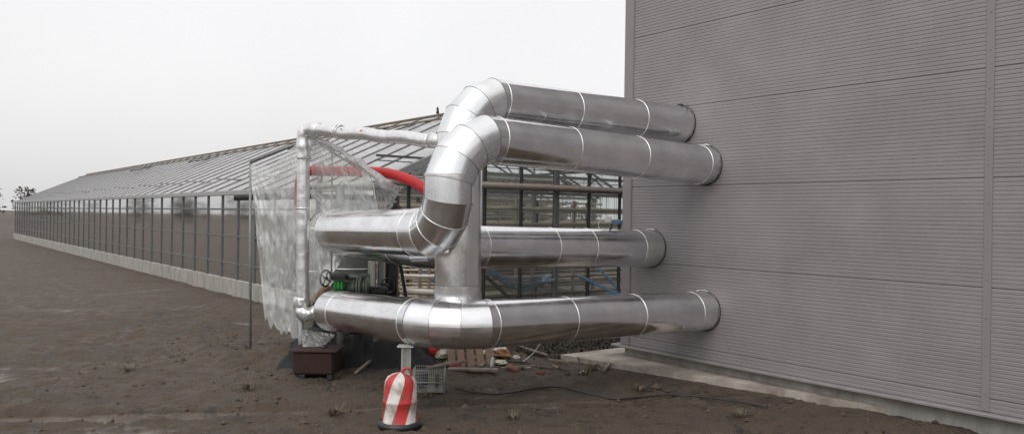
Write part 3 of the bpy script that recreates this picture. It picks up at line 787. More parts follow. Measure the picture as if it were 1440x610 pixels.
mb = MB(); a1, b1 = at(423, 445, 12.6), at(423, 575, 12.6); b1.z = -.02; mb.tube([a1, b1], .045, 14); part('stand', mb, M_GREYSTEEL, fo)

# ------------------------------------------------------------------ plastic sheeting over the plant
def film_sheet(tl, tr, bl, br, Ytl, Ytr, Ybl, Ybr, n=56, amp=.06, sag=0., seed=0., ragged=0., fold=0.):
    A, B, C_, D_ = at(*tl, Ytl), at(*tr, Ytr), at(*bl, Ybl), at(*br, Ybr); rows = []
    for i in range(n + 1):
        t_ = i / n; l, r = A.lerp(C_, t_), B.lerp(D_, t_); row = []
        for j in range(n + 1):
            s = j / n; p = l.lerp(r, s)
            q = V((p.x * 2.2, p.z * .9, seed))
            nn = noise.noise(q) + .5 * noise.noise(q * 2.7) + .28 * abs(noise.noise(q * 6))
            # radial tension folds from the upper corners
            an = math.atan2(t_ + .02, s + .02); nn += fold * math.sin(an * 22 + 3 * noise.noise(q * 2)) * math.exp(-2.0 * math.hypot(s, t_))
            p = p + V((0, 1, 0)) * nn * amp * min(1, 6 * t_ + .25)
            p.z -= sag * math.sin(math.pi * s) * (1 - t_)
            if ragged and i == n: p.z += ragged * noise.noise(V((s * 9, seed, 3)))
            if ragged and j == n: p.x += ragged * noise.noise(V((t_ * 9, seed, 7)))
            row.append(p)
        rows.append(row)
    mb = MB(); mb.sheet(rows); return mb
sh = thing('plastic_sheeting', 'torn translucent plastic sheeting draped over the plant at the left', 'sheeting', at(480, 560, 13))
part('front_sheet', film_sheet((438, 196), (519, 245), (438, 302), (534, 302), 12.75, 12.15, 12.9, 12.2, amp=.07, seed=1, fold=.12), M_FILM, sh)
part('upper_sheet', film_sheet((352, 232), (421, 197), (372, 452), (420, 478), 13.7, 12.95, 13.2, 12.9, amp=.11, seed=2, fold=.15, sag=.16, ragged=.16), M_FILM, sh)
part('lower_sheet', film_sheet((437, 330), (482, 362), (434, 432), (446, 420), 13.5, 13.3, 13.3, 13.2, amp=.09, seed=3, ragged=.06, fold=.5), M_FILM, sh)
part('hanging_flap', film_sheet((526, 254), (566, 262), (531, 303), (551, 292), 12.35, 12.4, 12.35, 12.5, amp=.13, seed=4, ragged=.10, n=40, fold=.6), M_FILMF, sh)
part('draped_corner', film_sheet((437, 268), (502, 290), (437, 432), (478, 352), 12.15, 11.75, 12.5, 12.1, amp=.05, seed=12, ragged=.05, fold=.5), M_FILMC, sh)
part('ground_flap', film_sheet((424, 462), (470, 470), (428, 500), (448, 497), 12.6, 12.6, 12.2, 12.2, amp=.12, seed=6, ragged=.10, n=40), M_FILMF, sh)
part('strap_fold', film_sheet((446, 200), (520, 252), (440, 206), (538, 303), 12.6, 12.05, 12.6, 12.1, amp=.02, seed=8, n=24), M_FILM, sh) if False else None
mb = MB(); q = smooth([at(434, 190, 12.55), at(455, 200, 12.5), at(478, 212, 12.4), at(500, 226, 12.3), at(520, 240, 12.2), at(538, 254, 12.15), at(556, 264, 12.3)], 14)
rr = [.032 + .02 * abs(noise.noise(V((i * .12, 3, 0)))) + .035 * min(1, i / len(q) * 1.5) for i in range(len(q))]
mb.tube(q, rr, 26, rough=.75, rfreq=6.5); part('rolled_edge', mb, M_FILMD, sh)
for k, ln in enumerate([[(440, 200), (470, 214), (500, 234), (521, 250), (531, 296)], [(452, 196), (480, 222), (510, 240)], [(462, 200), (492, 218), (524, 244)], [(497, 262), (506, 272), (516, 285)], [(436, 205), (455, 222), (500, 244)], [(440, 272), (455, 288), (470, 300)]]):
    mb = MB(); mb.tube(smooth([at(u, v, 12.1 + .5 * (533 - u) / 95) for u, v in ln], 8), .006 + .004 * (k == 0), 6, rough=.5, rfreq=12); part('crease', mb, M_FILMD, sh)
d_ = -dBl; q = [startB + d_ * (.52 * i / 26 - .20) for i in range(27)]
mb = MB(); mb.tube(q, [.10 + .225 * min(1, i / 4) ** .5 + .006 * math.sin(i * 1.3) for i in range(27)], 64, caps=False, rough=.055, rfreq=6); part('end_wrap', mb, M_FILMC, sh)
# frame of the sheeting
fr = thing('scaffold_frame', 'thin grey scaffold frame carrying the plastic sheeting', 'frame', at(467, 560, 13))
for pts, r in (([at(467, 210, 12.75), at(467, 245, 12.75), at(466, 300, 12.75), at(466, 560, 12.75)], .014), ([at(352, 228, 13.8), at(436, 195, 12.95), at(520, 246, 12.35)], .02), ([at(352, 224, 13.8), at(352, 498, 13.8)], .022), ([at(436, 310, 13.1), at(480, 255, 13.2), at(528, 300, 13.2)], .012)):
    mb = MB(); mb.tube(pts, r, 8); part('frame_tube', mb, M_GREYSTEEL, fr)

# ------------------------------------------------------------------ plant behind the sheeting
def drum(label, u, v0, v1, Y, r, m_, bands=3):
    t0, t1 = at(u, v0, Y), at(u, v1, Y); t1.x = t0.x
    if t1.z < 0: t1.z = 0
    th_ = thing('buffer_tank', label, 'tank', t1)
    mb = MB(); h = t0.z - t1.z; mb.tube([t1, t1 + UP * h * .92, t1 + UP * h * .97, t0], [r, r, r * .85, r * .4], 36); part('shell', mb, m_, th_)
    for k in range(bands):
        mb = MB(); z_ = t1 + UP * (h * (.2 + .6 * k / max(1, bands - 1))); mb.tube([z_ + V((math.cos(a_ * .2618), math.sin(a_ * .2618), 0)) * (r + .004) for a_ in range(24)], .012, 6, closed=True); part('band', mb, M_BEAD, th_)
drum('pale grey vessel glimpsed behind the plastic sheeting', 496, 268, 700, 15.0, .40, M_GREYSTEEL)
drum('slim grey vessel behind the sheeting close to the foil pipe', 446, 282, 700, 15.4, .22, M_GALV)
for i, (ln, r, m_, lb) in enumerate((
        ([(436, 262), (480, 260), (535, 262)], .06, M_GALV, 'pale horizontal pipe behind the sheeting just under the red hose'),
        ([(330, 278), (440, 276), (545, 279)], .05, M_DARKSTEEL, 'dark horizontal pipe behind the sheeting above the duct'),
        ([(448, 300), (449, 262), (452, 230)], .05, M_GREYSTEEL, 'grey upright pipe behind the sheeting near the foil pipe'),
        ([(478, 262), (479, 320)], .08, M_GREENGREY, 'grey green upright pipe in the middle behind the sheeting'))):
    mb = MB(); mb.tube([at(u, v, 13.9) for u, v in ln], r, 14); 
    solo('service_pipe', mb, m_, lb, 'pipe', group='service pipes behind the sheeting')
# columns carrying the ducts further back
for (u, v0, w__, m_, lb, dp_) in ((553, 268, .17, M_BLACK, 'black steel column behind the ducts left of the S bend', 13.6), (536, 362, .10, M_GREYSTEEL, 'slim grey column between the ducts left of the black column', 14.3), (545, 366, .09, M_GALV, 'pale galvanised column close to the left of the black column', 14.0), (518, 364, .20, M_GALV, 'wide pale column below the front duct near the green valve', 14.8)):
    t0 = at(u, v0, dp_); b0 = V((t0.x, t0.y, -.1)); cl = thing('steel_column', lb, 'column', V((b0.x, b0.y, 0)), 'columns behind the left ducts')
    mb = MB(); mb.box((t0 + b0) / 2, (w__, .02, t0.z - b0.z)); mb.box((t0 + b0) / 2 + V((-w__ / 2, 0, 0)), (.02, w__, t0.z - b0.z)); mb.box((t0 + b0) / 2 + V((w__ / 2, 0, 0)), (.02, w__, t0.z - b0.z))
    part('shaft', mb, m_, cl)
    mb = MB(); mb.box(V((b0.x, b0.y, .03)), (w__ + .14, w__ + .14, .03)); part('base_plate', mb, M_GREYSTEEL, cl)
mb = MB(); mb.bar(at(556, 330, 13.8), at(571, 418, 13.8), .07, .05); mb.bar(at(536, 270, 13.5), at(572, 300, 13.5), .05, .05)
solo('diagonal_brace', mb, M_BLACK, 'black slanting brace beside the black column', 'brace')
# black equipment lumps on the lower duct's far side
for (u, v, s, lb) in ((530, 408, (.34, .2, .12), 'flat black motor box just behind the lower duct'),):
    c = at(u, v, 13.0); bx = thing('motor_housing', lb, 'motor', c - UP * .1); mb = MB(); mb.box(c, s, bev=.03); part('housing', mb, M_BLACK, bx)
    mb = MB()
    for k in range(8): mb.box(c + V((-.14 + .04 * k, -.105, .0)), (.01, .02, .10))
    part('cooling_fins', mb, M_BLACK, bx)
    mb = MB(); mb.bar(V((c.x, c.y, 0)), c - UP * .05, .08, .08, up=DW); part('pedestal', mb, M_GREYSTEEL, bx)

# ------------------------------------------------------------------ valves with hand wheels
def handwheel(root, c, ax, R, m_):
    ax = ax.normalized(); e = ax.cross(UP).normalized(); g_ = e.cross(ax)
    mb = MB(); mb.tube([c + (e * math.cos(k * .2244) + g_ * math.sin(k * .2244)) * R for k in range(28)], R * .11, 8, closed=True)
    for k in range(4):
        a = k * math.pi / 2 + .5; mb.tube([c, c + (e * math.cos(a) + g_ * math.sin(a)) * R], R * .075, 7)
    mb.tube([c - ax * .03, c + ax * .03], R * .2, 10)
    return part('handwheel', mb, m_, root)
c = at(458, 391, 12.72)
va = thing('gate_valve', 'green gate valve with a black top and dark handwheel beside the foil pipe', 'valve', at(478, 410, 12.80))
handwheel(va, c, V((.9, -.45, 0)), .125, M_BLACK)
d0 = at(480, 402, 12.80)
mb = MB(); mb.tube([c, at(472, 396, 12.78)], .016, 8); part('stem', mb, M_GREYSTEEL, va)
mb = MB(); mb.box(at(466, 398, 12.70), (.03, .03, .10), V((.8, 0, -.6)), V((0, 1, 0)), V((.6, 0, .8))); part('lever', mb, M_WHITE, va)
mb = MB(); mb.box(at(478, 389, 12.80), (.26, .20, .09), bev=.03); mb.box(at(478, 392.5, 12.68), (.20, .03, .015)); part('gearbox', mb, M_BLACK, va)
mb = MB(); mb.box(at(477, 401, 12.80), (.20, .18, .15), bev=.04)
for k in range(3): mb.box(at(471 + 5 * k, 401, 12.69), (.018, .03, .12))
part('body', mb, M_GREEN, va)
mb = MB()
for k, (u, rr_) in enumerate(((490, .07), (497, .10), (502, .14), (506, .14), (512, .11), (516, .15))):
    p = at(u, 402, 12.88); mb.tube([p, p + V((.028, 0, 0))], rr_, 24)
mb.tube([at(486, 402, 12.88), at(520, 402, 12.88)], .075, 20); mb.tube([at(486, 390, 13.0), at(520, 389, 13.0)], .05, 16)
part('flange', mb, M_GREENGREY, va)
mb = MB(); p0 = at(480, 404, 12.85); mb.tube([V((p0.x, p0.y, 0)), p0], .06, 16); part('standpipe', mb, M_GREYSTEEL, va)
c = at(545, 402, 13.3); vb = thing('gate_valve', 'black gate valve with an upright oval handwheel between the columns', 'valve', V((c.x, c.y, 0)))
handwheel(vb, c, V((.62, -.78, .1)), .125, M_BLACK)
mb = MB(); mb.tube([c, c + V((-.08, .12, 0))], .02, 8); mb.tube([V((c.x - .08, c.y + .12, 0)), c + V((-.08, .12, .04))], .07, 18); mb.tube([c + V((-.08, .12, -.12)), c + V((-.08, .12, -.09))], .13, 22); part('body', mb, M_BLACK, vb)
mb = MB(); mb.tube(smooth([at(428, 436, 12.75), at(440, 424, 12.85), at(452, 411, 12.95), at(466, 401, 13.02)], 8), .055, 18, rough=.3, rfreq=14)
solo('bent_pipe', mb, M_TAN, 'short rust tan wrapped pipe rising from the foil elbow to the green valve', 'pipe')
# pale pipes low between columns and riser
for (a_, b_, r, m_, lb) in (((566, 409), (645, 413), .065, M_TUBE3, 'thick pale pipe low between the black column and the riser'), ((563, 388), (645, 389), .035, M_TUBE3, 'thin pale pipe between the black column and the riser above the thick one')):
    mb = MB(); mb.tube([at(*a_, 15.6), at(*b_, 15.9)], r, 14)
    mb.bar(V((at(*a_, 15.6).x + .1, 15.6, 0)), at(a_[0] + 6, a_[1] + 3, 15.6), .04, .04, up=DW)
    solo('service_pipe', mb, m_, lb, 'pipe', group='pale pipes left of the riser')
# low shelving left of the riser
rk = thing('pipe_rack', 'low rack of tan pipes seen left of the riser behind the black column', 'pipe rack', V((at(590, 400, 16.4).x, 16.4, 0)))
for k in range(11):
    mb = MB(); v = 362 + k * 6.0 + random.uniform(-1, 1); mb.tube([at(562, v, 16.5), at(650, v + random.uniform(-1, 1), 16.9)], random.choice((.02, .03, .035)), 8); part('heating_pipe', mb, M_TUBE, rk)
for u in (566, 578, 591, 604):
    p = at(u, 358, 16.6); mb = MB(); mb.bar(V((p.x, p.y, 0)), p, .05, .05, up=DW); part('upright', mb, M_TUBE2, rk)

# ------------------------------------------------------------------ support post under the lower duct
pb = at(571, 500, 10.15); pt = zA - R0 + .0
su = thing('support_post', 'pale galvanised post under the bend of the lowest duct', 'post', V((pb.x, pb.y, 0)))
mb = MB(); h = pt + .02
mb.box(V((pb.x, pb.y, h / 2)), (.09, .012, h), V((.98, .2, 0)), V((-.2, .98, 0)))
for sx in (-1, 1): mb.box(V((pb.x, pb.y, h / 2)) + V((.98, .2, 0)) * sx * .05, (.012, .12, h), V((.98, .2, 0)), V((-.2, .98, 0)))
mb.box(V((pb.x - .025, pb.y - .03, h / 2)), (.03, .02, h))
part('shaft', mb, M_GALV, su)
mb = MB(); mb.box(V((pb.x, pb.y, .035)), (.26, .24, .02)); part('base_plate', mb, M_GALV, su)
mb = MB(); mb.box(V((pb.x, pb.y, h - .01)), (.2, .2, .016)); part('head_plate', mb, M_GALV, su)

# ------------------------------------------------------------------ site clutter on the ground
def ground_at(u, v):
    """where the sight line through photo pixel (u,v) meets the ground"""
    d = at(u, v, 1.) - V((0, 0, CAMH)); Y = CAMH / -d.z
    return V((d.x * Y, Y, gh(d.x * Y, Y)))
# pallet leaning back
pc = ground_at(662, 519); pa = thing('wooden_pallet', 'broken wooden pallet leaning on the earth below the riser', 'pallet', pc)
ax = V((.96, .25, -.04)).normalized(); up_ = V((.12, .62, .66)); up_ = (up_ - ax * up_.dot(ax)).normalized(); nn = ax.cross(up_); SG = 1 if nn.y > 0 else -1
for k in range(5):
    mb = MB(); mb.box(pc + ax * (-.30 + .155 * k) + up_ * (.26 + random.uniform(-.02, .02)), (.115, .60, .022), ax, up_, nn); part('board', mb, M_WOOD, pa)
for k in (0, 1):
    mb = MB(); mb.box(pc + up_ * (.07 + .38 * k) + nn * .05 * SG, (.80, .08, .07), ax, up_, nn); part('bearer', mb, M_OLDWOOD, pa)
# litter: crumpled wrappers, each on its own
def crumple(c, s, m_, label, seed, cat='litter', name='crumpled_wrapper', sq=.6):
    mb = MB(); n = 14; vs = []; 
    for i in range(n + 1):
        for j in range(n):
            a, b = math.pi * i / n, 2 * math.pi * j / n
            d = V((math.sin(a) * math.cos(b), math.sin(a) * math.sin(b), math.cos(a) * sq))
            q = 1 + .55 * noise.noise(d * 2.1 + V((seed, 0, 0))) + .35 * noise.noise(d * 5.3 + V((0, seed, 0)))
            vs.append(c + d * s * q + UP * s * sq * .8)
    fs = [(i * n + j, i * n + (j + 1) % n, (i + 1) * n + (j + 1) % n, (i + 1) * n + j) for i in range(n) for j in range(n)]
    mb.add(vs, fs, smooth=False)
    return solo(name, mb, m_, label, cat, c, 'litter on the mud' if cat == 'litter' else None)
crumple(ground_at(697, 506), .15, M_WHITE, 'largest white crumpled wrapper right of the pallet', 1)
crumple(ground_at(706, 509) + V((0, .05, .03)), .13, M_ORANGE, 'orange brown crumpled wrapper against the white litter', 2)
crumple(ground_at(690, 503) + V((0, .1, .05)), .11, M_PALEG, 'cream crumpled wrapper behind the white litter', 3)
crumple(ground_at(704, 500), .10, M_WHITE, 'small white wrapper topmost behind the orange one', 4)
crumple(ground_at(703, 516), .10, M_PALEG, 'flat cream wrapper in front of the litter heap', 5, sq=.3)
crumple(ground_at(649, 516), .075, M_REDPAINT, 'small red scrap at the foot of the pallet', 6)
crumple(ground_at(668, 514), .12, M_PALEG, 'pale flattened sack at the pallet foot', 7, sq=.25)
crumple(ground_at(622, 514), .17, M_PALEG, 'cream folded sack left of the pallet', 8, sq=.35)
crumple(ground_at(540, 507), .06, M_WHITE, 'small pale stone sized scrap left of the support post', 9)
crumple(ground_at(445, 512), .05, M_WHITE, 'tiny white scrap by the rust brown tank', 10)
crumple(ground_at(593, 498), .14, M_PALEG, 'pale lump of wrapping just right of the support post', 11, sq=.5)
crumple(ground_at(820, 526), .05, M_WHITE, 'small white scrap before the concrete apron', 12)
# can / bottle
c = ground_at(691, 520); bt = thing('plastic_bottle', 'white plastic bottle leaning in the litter heap', 'bottle', c)
d = V((.12, .1, .8)).normalized(); mb = MB(); mb.tube([c, c + d * .02, c + d * .13, c + d * .155, c + d * .17], [.022, .027, .027, .015, .010], 14); part('body', mb, M_WHITE, bt)
mb = MB(); mb.tube([c + d * .168, c + d * .185], .012, 12); part('cap', mb, M_GREYSTEEL, bt)
# red bucket
c = ground_at(609, 514); bk = thing('red_bucket', 'dark red bucket standing left of the pallet', 'bucket', c)
mb = MB(); mb.tube([c, c + UP * .2, c + UP * .205, c + UP * .20, c + UP * .03], [.075, .10, .098, .094, .07], 24); part('body', mb, M_REDPAINT, bk)
mb = MB(); mb.tube([c + V((.1 * math.cos(k * .35), -.02, .2 + .07 * math.sin(k * .35))) for k in range(10)], .004, 6); part('handle', mb, M_GREYSTEEL, bk)
# planks and cables
def plank(a, b, w_, t_, m_, lb):
    A, B = ground_at(*a), ground_at(*b); mb = MB(); mb.bar(A + UP * (t_ / 2 + .02), B + UP * (t_ / 2 + .04), w_, t_); solo('timber_board', mb, m_, lb, 'board', group='boards lying on the mud')
plank((630, 524), (700, 527), .13, .03, M_OLDWOOD, 'weathered board lying flat in front of the pallet')
plank((600, 523), (680, 515), .10, .03, M_OLDWOOD, 'weathered board lying slanted towards the pallet foot')
plank((850, 525), (858, 513), .05, .04, M_OLDWOOD, 'short stick of wood before the concrete apron')
plank((500, 528), (556, 505), .05, .03, M_OLDWOOD, 'thin slat leaning towards the support post')
plank((618, 512), (632, 488), .16, .03, M_RUST, 'brown board propped left of the pallet')
for i, (ln, r, m_, lb) in enumerate((
        ([(655, 492), (672, 492), (690, 497), (700, 506), (715, 513), (740, 512)], .012, M_BLACK, 'black cable looping from the pallet over the litter heap'),
        ([(714, 493), (722, 503), (735, 511), (752, 515), (768, 519), (790, 523), (802, 527), (796, 531)], .010, M_BLACK, 'black cable curving over the mud before the apron'),
        ([(735, 512), (750, 505), (762, 494), (768, 484)], .008, M_GALV, 'thin pale wire arching up below the lowest duct'),
        ([(655, 515), (672, 507), (680, 500), (686, 493)], .010, M_BLACK, 'black cable rising beside the pallet boards'),
        ([(640, 548), (700, 552), (780, 545), (860, 560), (960, 556), (1080, 575)], .012, M_BLACK, 'long black cable lying across the mud in the foreground'))):
    mb = MB(); q = [ground_at(u, v) + UP * .03 for u, v in ln]
    if i == 2: q = [q[0], q[0] + V((.14, .05, .10)), q[0] + V((.26, .05, .25)), q[0] + V((.33, .05, .36))]
    if i == 3: q = [q[0], q[0] + V((.15, .1, .12)), q[0] + V((.24, .15, .20)), q[0] + V((.28, .3, .30))]
    mb.tube(smooth(q), r, 8); solo('loose_cable', mb, m_, lb, 'cable', group='cables lying on the mud')
# dead grass tufts
def tuft(c, lb, n=60, h=.22, seed=0):
    mb = MB(); rnd = random.Random(seed)
    for k in range(n):
        a = rnd.uniform(0, 6.28); r = rnd.uniform(0, .09); p = c + V((math.cos(a) * r, math.sin(a) * r, -.01)); l = rnd.uniform(.4, 1) * h
        d = V((math.cos(a) * .6, math.sin(a) * .6, 1)).normalized(); s = V((-math.sin(a), math.cos(a), 0)) * .005; q = p + d * l * .6; t_ = q + (d + V((math.cos(a) * .5, math.sin(a) * .5, -.6))) * l * .4
        mb.add([p - s, p + s, q + s * .7, q - s * .7, t_], [(0, 1, 2, 3), (3, 2, 4)])
    solo('grass_tuft', mb, M_GRASS, lb, 'grass tuft', c, 'dead grass tufts')
M_GRASS = mat('dead_grass', (.16, .13, .08), .8, var=.5, vscale=20)
for k, (u, v, lb) in enumerate(((832, 521, 'dead grass tuft just before the apron edge'), (822, 527, 'dead grass tuft in front of the one by the apron edge'), (756, 500, 'dead grass tuft on the earth bank behind the lowest duct'), (470, 530, 'dead grass tuft by the rust brown tank'), (900, 548, 'dead grass tuft in the right foreground mud'), (600, 560, 'dead grass tuft in the middle foreground mud'), (350, 548, 'dead grass tuft in the left foreground mud'), (180, 520, 'dead grass tuft farthest left on the mud'), (1040, 585, 'dead grass tuft low at the right, before the wall'), (470, 585, 'dead grass tuft in front of the striped barrel on its left'), (720, 590, 'dead grass tuft at the bottom middle of the mud'))): tuft(ground_at(u, v), lb, seed=k)

for k, (u, v, lb) in enumerate(((640, 521, 'broken red brick just left of the flat board'), (716, 520, 'broken red brick right of the litter heap'), (724, 524, 'half brick lying right of the other by the litter heap'), (585, 506, 'broken brick in the shade right of the support post'), (760, 527, 'lone brick between the cable and the apron'), (530, 515, 'broken brick in the shade left of the support post'), (486, 517, 'broken brick beside the rust brown tank'))):
    c = ground_at(u, v); a = k * 1.3; mb = MB(); mb.box(c + UP * .025, (.19 - .03 * (k % 3), .10, .06), V((math.cos(a), math.sin(a), .15)).normalized(), V((-math.sin(a), math.cos(a), 0)), V((0, 0, 1)), .012)
    for v_ in range(len(mb.v)): q = V(mb.v[v_]); mb.v[v_] = tuple(q + V((noise.noise(q * 20), noise.noise(q * 21), noise.noise(q * 22))) * .012)
    solo('broken_brick', mb, M_BRICK, lb, 'brick', group='broken bricks on the mud')
for k, (a_, b_, w__, lb) in enumerate((((560, 511), (604, 501), .05, 'thin stick pointing from the support post to the crate'), ((705, 523), (752, 519), .04, 'thin stick right of the litter heap'), ((676, 521), (690, 508), .06, 'short stick crossing the pallet corner'), ((728, 497), (770, 502), .05, 'stick on the bank edge under the lowest duct'), ((486, 508), (524, 500), .07, 'dark slat in the shade left of the support post'), ((640, 497), (612, 505), .05, 'stick behind the red bucket'), ((770, 507), (800, 513), .04, 'stick near the tip of the apron'))):
    plank(a_, b_, w__, .022, M_OLDWOOD, lb)
for k, (u, v, s_, m_, lb) in enumerate(((726, 507, .07, M_WHITEDIRT, 'dirty white scrap right of the orange wrapper'), (742, 517, .05, M_PALEG, 'cream scrap beside the black cable'), (680, 505, .08, M_WHITEDIRT, 'dirty white scrap above the pallet corner'), (634, 506, .06, M_REDDIRT, 'red scrap between the bucket and the pallet'), (512, 508, .06, M_WHITEDIRT, 'dirty scrap on the edge of the black shade sheet'), (655, 524, .05, M_WHITEDIRT, 'white scrap on the flat board'), (575, 512, .06, M_TAN, 'tan scrap at the foot of the support post'), (781, 517, .05, M_TAN, 'tan scrap near the apron tip'))):
    crumple(ground_at(u, v), s_, m_, lb, 20 + k, sq=.45)
# rust brown tank in the left shade
c = ground_at(443, 532); rb = thing('oil_tank', 'rust brown steel tank lying under the left end of the lowest duct', 'tank', c)
mb = MB(); cc = c + V((-.05, .35, .22)); mb.box(cc, (.60, .6, .34), bev=.03); part('shell', mb, M_RUST, rb)
for sx in (-.2, .2):
    mb = MB(); mb.box(c + V((sx, .35, .02)), (.08, .62, .07)); part('skid', mb, M_BLACK, rb)
mb = MB(); mb.box(cc + UP * .176, (.70, .64, .02)); part('rim', mb, M_RUST, rb)
mb = MB(); mb.tube([cc + V((.1, 0, .17)), cc + V((.1, 0, .23))], .04, 14); part('filler_cap', mb, M_BLACK, rb)
# black sheet over a heap, added to stand in for dark soil and shade
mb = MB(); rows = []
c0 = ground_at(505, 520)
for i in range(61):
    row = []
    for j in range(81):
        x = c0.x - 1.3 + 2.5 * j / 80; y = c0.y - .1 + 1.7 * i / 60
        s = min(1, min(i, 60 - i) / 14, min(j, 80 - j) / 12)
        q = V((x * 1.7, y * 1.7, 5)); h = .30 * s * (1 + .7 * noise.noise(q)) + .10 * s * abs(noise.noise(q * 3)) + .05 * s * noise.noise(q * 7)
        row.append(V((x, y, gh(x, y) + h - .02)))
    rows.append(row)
mb.sheet(rows); solo('shade_sheet', mb, mat('black_shade_sheet', (.012, .011, .011), .8, var=.3, bump=.6, bscale=10), 'crumpled black sheet standing in for dark soil and shade below the lowest duct', 'shade_sheet')
# wire mesh crate beside the support post
cr = thing('wire_crate', 'wire mesh crate of dark scrap right of the support post', 'crate', V((at(603, 519, 11.1).x, 11.2, 0)))
c = at(603, 519, 11.1); W_, D_, H_ = .42, .34, .0; H_ = c.z - .03
mb = MB()
for k in range(2):
    z_ = c.z - k * .16
    pts = [V((c.x + sx * W_ / 2, c.y + .1 + sy * D_ / 2, z_)) for sx, sy in ((-1, -1), (1, -1), (1, 1), (-1, 1))]
    for q in range(4): mb.tube([pts[q], pts[(q + 1) % 4]], .0045, 6)
part('rim', mb, M_GALV, cr)
mb = MB()
for q in range(4):
    a, b = pts[q] + UP * .16, pts[(q + 1) % 4] + UP * .16; n_ = 16 if q % 2 == 0 else 12
    for k in range(n_ + 1): p = a.lerp(b, k / n_); mb.tube([p, V((p.x, p.y, .04))], .0022, 5)
    for k in range(1, 9): mb.tube([V((a.x, a.y, a.z - k * .042)), V((b.x, b.y, b.z - k * .042))], .0022, 5)
part('mesh', mb, M_GALV, cr)
mb = MB(); mb.box(V((c.x, c.y + .1, .03)), (W_, D_, .02)); part('base', mb, M_GREYSTEEL, cr)
for k in range(5):
    a = V((c.x + random.uniform(-.16, .16), c.y + .1 + random.uniform(-.1, .1), .05)); mb = MB(); mb.box(a + UP * (c.z - .12) * .5, (.06, .05, c.z - .14), V((1, .1 * k, 0)).normalized(), V((-.1 * k, 1, 0)).normalized())
    solo('scrap_block', mb, M_BLACK if k % 2 else mat('dark_blue_plastic%d' % k, (.02, .03, .07), .5), ['dark blue block standing at the left in the wire crate', 'black block in the wire crate', 'dark blue block in the middle of the wire crate', 'black block at the back of the wire crate', 'dark blue block at the right in the wire crate'][k], 'scrap', group='scrap blocks in the wire crate')
# striped barrel in front of the post
cb = at(563, 540, 9.35); tp = thing('striped_barrel', 'red and white striped plastic site barrel in front of the support post', 'barrel', V((cb.x, cb.y, 0)))
zt = at(563, 521.5, 9.35).z
profb = [(0, .21), (.05, .215), (.06, .20), (zt * .45, .195), (zt * .47, .205), (zt * .49, .195), (zt - .16, .185), (zt - .10, .175), (zt - .05, .145), (zt - .018, .09), (zt, .0)]
for k in range(8):
    a0 = 2 * math.pi * k / 8 + .35; rows = []
    for z_, r_2 in profb:
        row = []
        for q in range(9):
            a1 = a0 + math.pi / 4 * q / 8 + z_ * 1.6; f = 1 + .06 * noise.noise(V((math.cos(a1) * 2, math.sin(a1) * 2, z_ * 4)))
            row.append(V((cb.x + r_2 * f * math.cos(a1), cb.y + r_2 * f * math.sin(a1), z_ - .01)))
        rows.append(row)
    mb = MB(); mb.sheet(rows); part('red_stripe' if k % 2 else 'white_stripe', mb, M_REDDIRT if k % 2 else M_WHITEDIRT, tp)
mb = MB(); mb.tube([V((cb.x, cb.y, -.02)), V((cb.x, cb.y, .05))], .25, 28); part('foot', mb, M_BLACK, tp)
mb = MB(); mb.tube(smooth([V((cb.x + .02, cb.y - .02, zt - .03)), V((cb.x + .04, cb.y - .02, zt + .03)), V((cb.x + .10, cb.y - .02, zt + .03)), V((cb.x + .13, cb.y - .02, zt - .05))], 6), .016, 8); part('handle', mb, M_REDDIRT, tp)

# clods and stones scattered on the mud: nobody could count them
mb = MB(); rnd = random.Random(3)
for k in range(4200):
    u = rnd.uniform(-6.5, 6.5); y = rnd.uniform(8.6, 16.8)
    if (V((u, y, 0)) - T0).dot(V((.67, .74, 0))) > -.05 and u > .6: continue
    if noise.noise(V((u * .8, y * .8, 4))) + .35 * noise.noise(V((u * 3, y * 3, 1))) < rnd.uniform(-.35, .45): continue
    s = rnd.choice((.010, .014, .018, .026, .038)) * rnd.uniform(.6, 1.4)
    if rnd.random() < .015: s *= 2
    c = V((u, y, gh(u, y) + s * .05)); vs = []
    for (a, b, z_) in ((1, 0, 0), (.3, .95, .1), (-.8, .6, 0), (-.8, -.6, .1), (.3, -.95, 0), (0, 0, .8), (.1, .1, -.6)):
        vs.append(c + V((a, b, z_)) * s * rnd.uniform(.7, 1.25))
    mb.add(vs, [(0, 1, 5), (1, 2, 5), (2, 3, 5), (3, 4, 5), (4, 0, 5), (1, 0, 6), (2, 1, 6), (3, 2, 6), (4, 3, 6), (0, 4, 6)], smooth=False)
o = mesh_obj('earth_clods', mb, mat('clod_earth', (.10, .074, .052), .9, var=.6, vscale=1.2, tint=(.04, .031, .023)))
tag(o, 'clods and small stones scattered over the mud', 'clods', kind='stuff')

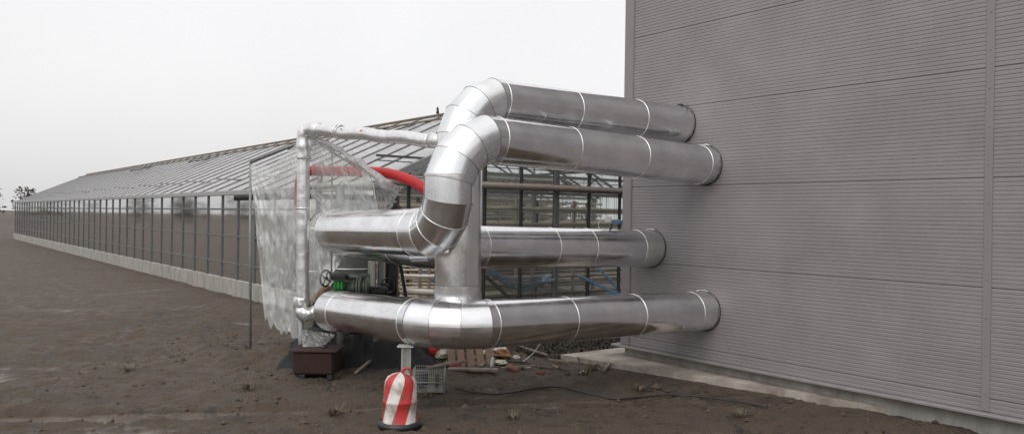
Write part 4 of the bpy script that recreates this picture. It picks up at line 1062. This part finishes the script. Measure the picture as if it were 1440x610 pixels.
# line of bare and evergreen trees on the horizon all round: reads as one far mass
mb = MB(); rnd = random.Random(11)
for k in range(760):
    a = rnd.uniform(0, 2 * math.pi); rad = rnd.uniform(170, 260)
    if noise.noise(V((math.cos(a) * 4, math.sin(a) * 4, 2))) < -.28: continue
    x, y = rad * math.sin(a), rad * math.cos(a); hh = rnd.uniform(4.5, 9) * (1 + .5 * noise.noise(V((math.cos(a) * 9, math.sin(a) * 9, 7))))
    mb.tube([V((x, y, -.5)), V((x + rnd.uniform(-.3, .3), y, hh * .8))], [.16, .05], 5, caps=False)
    for q in range(70):
        t_ = rnd.uniform(.18, 1); sp = hh * .30 * math.sin(math.pi * min(.97, t_ * .85 + .1)) * rnd.uniform(.3, 1.1); b_ = rnd.uniform(0, 6.28)
        c = V((x + sp * math.cos(b_), y + sp * math.sin(b_), hh * t_)); e_ = rnd.uniform(.25, .65)
        d1 = V((rnd.uniform(-1, 1), rnd.uniform(-1, 1), rnd.uniform(-.6, 1))).normalized() * e_; d2 = V((rnd.uniform(-1, 1), rnd.uniform(-1, 1), rnd.uniform(-.6, .6))).normalized() * e_ * .6
        mb.add([c - d1, c + d2, c + d1, c - d2], [(0, 1, 2, 3)], smooth=False)
o = mesh_obj('distant_trees', mb, mat('winter_tree', (.085, .080, .062), .9, var=.4, vscale=.05))
tag(o, 'far line of winter trees along the horizon', 'trees', kind='stuff')

# dead weeds and brambles on the bank of earth behind the lowest duct
mb = MB(); rnd = random.Random(21)
for k in range(5200):
    a, b = rnd.uniform(-2.6, 2.3), rnd.gauss(0, .55)
    p = V((1.9, 16.2, 0)) + DP * a + DW * b
    if p.x > 1.75 and (p - CORN).dot(DP) > -.25 and (p - CORN).dot(DW) < .3: continue
    p.z = gh(p.x, p.y) - .02; an = rnd.uniform(0, 6.28); l = rnd.uniform(.08, .30); d = V((math.cos(an) * .7, math.sin(an) * .7, rnd.uniform(.3, 1.1))).normalized()
    sd_ = V((-math.sin(an), math.cos(an), rnd.uniform(-.4, .4))) * rnd.uniform(.006, .020); q = p + d * l * .55; t_ = q + (d + V((0, 0, -.9))) * l * .45
    mb.add([p - sd_ * .4, p + sd_ * .4, q + sd_, q - sd_, t_], [(0, 1, 2, 3), (3, 2, 4)], smooth=False)
o = mesh_obj('dead_weeds', mb, mat('dead_weed', (.060, .045, .030), .9, var=.75, vscale=6, tint=(.015, .014, .010)))
tag(o, 'tangle of dark dead weeds on the earth bank', 'weeds', kind='stuff')
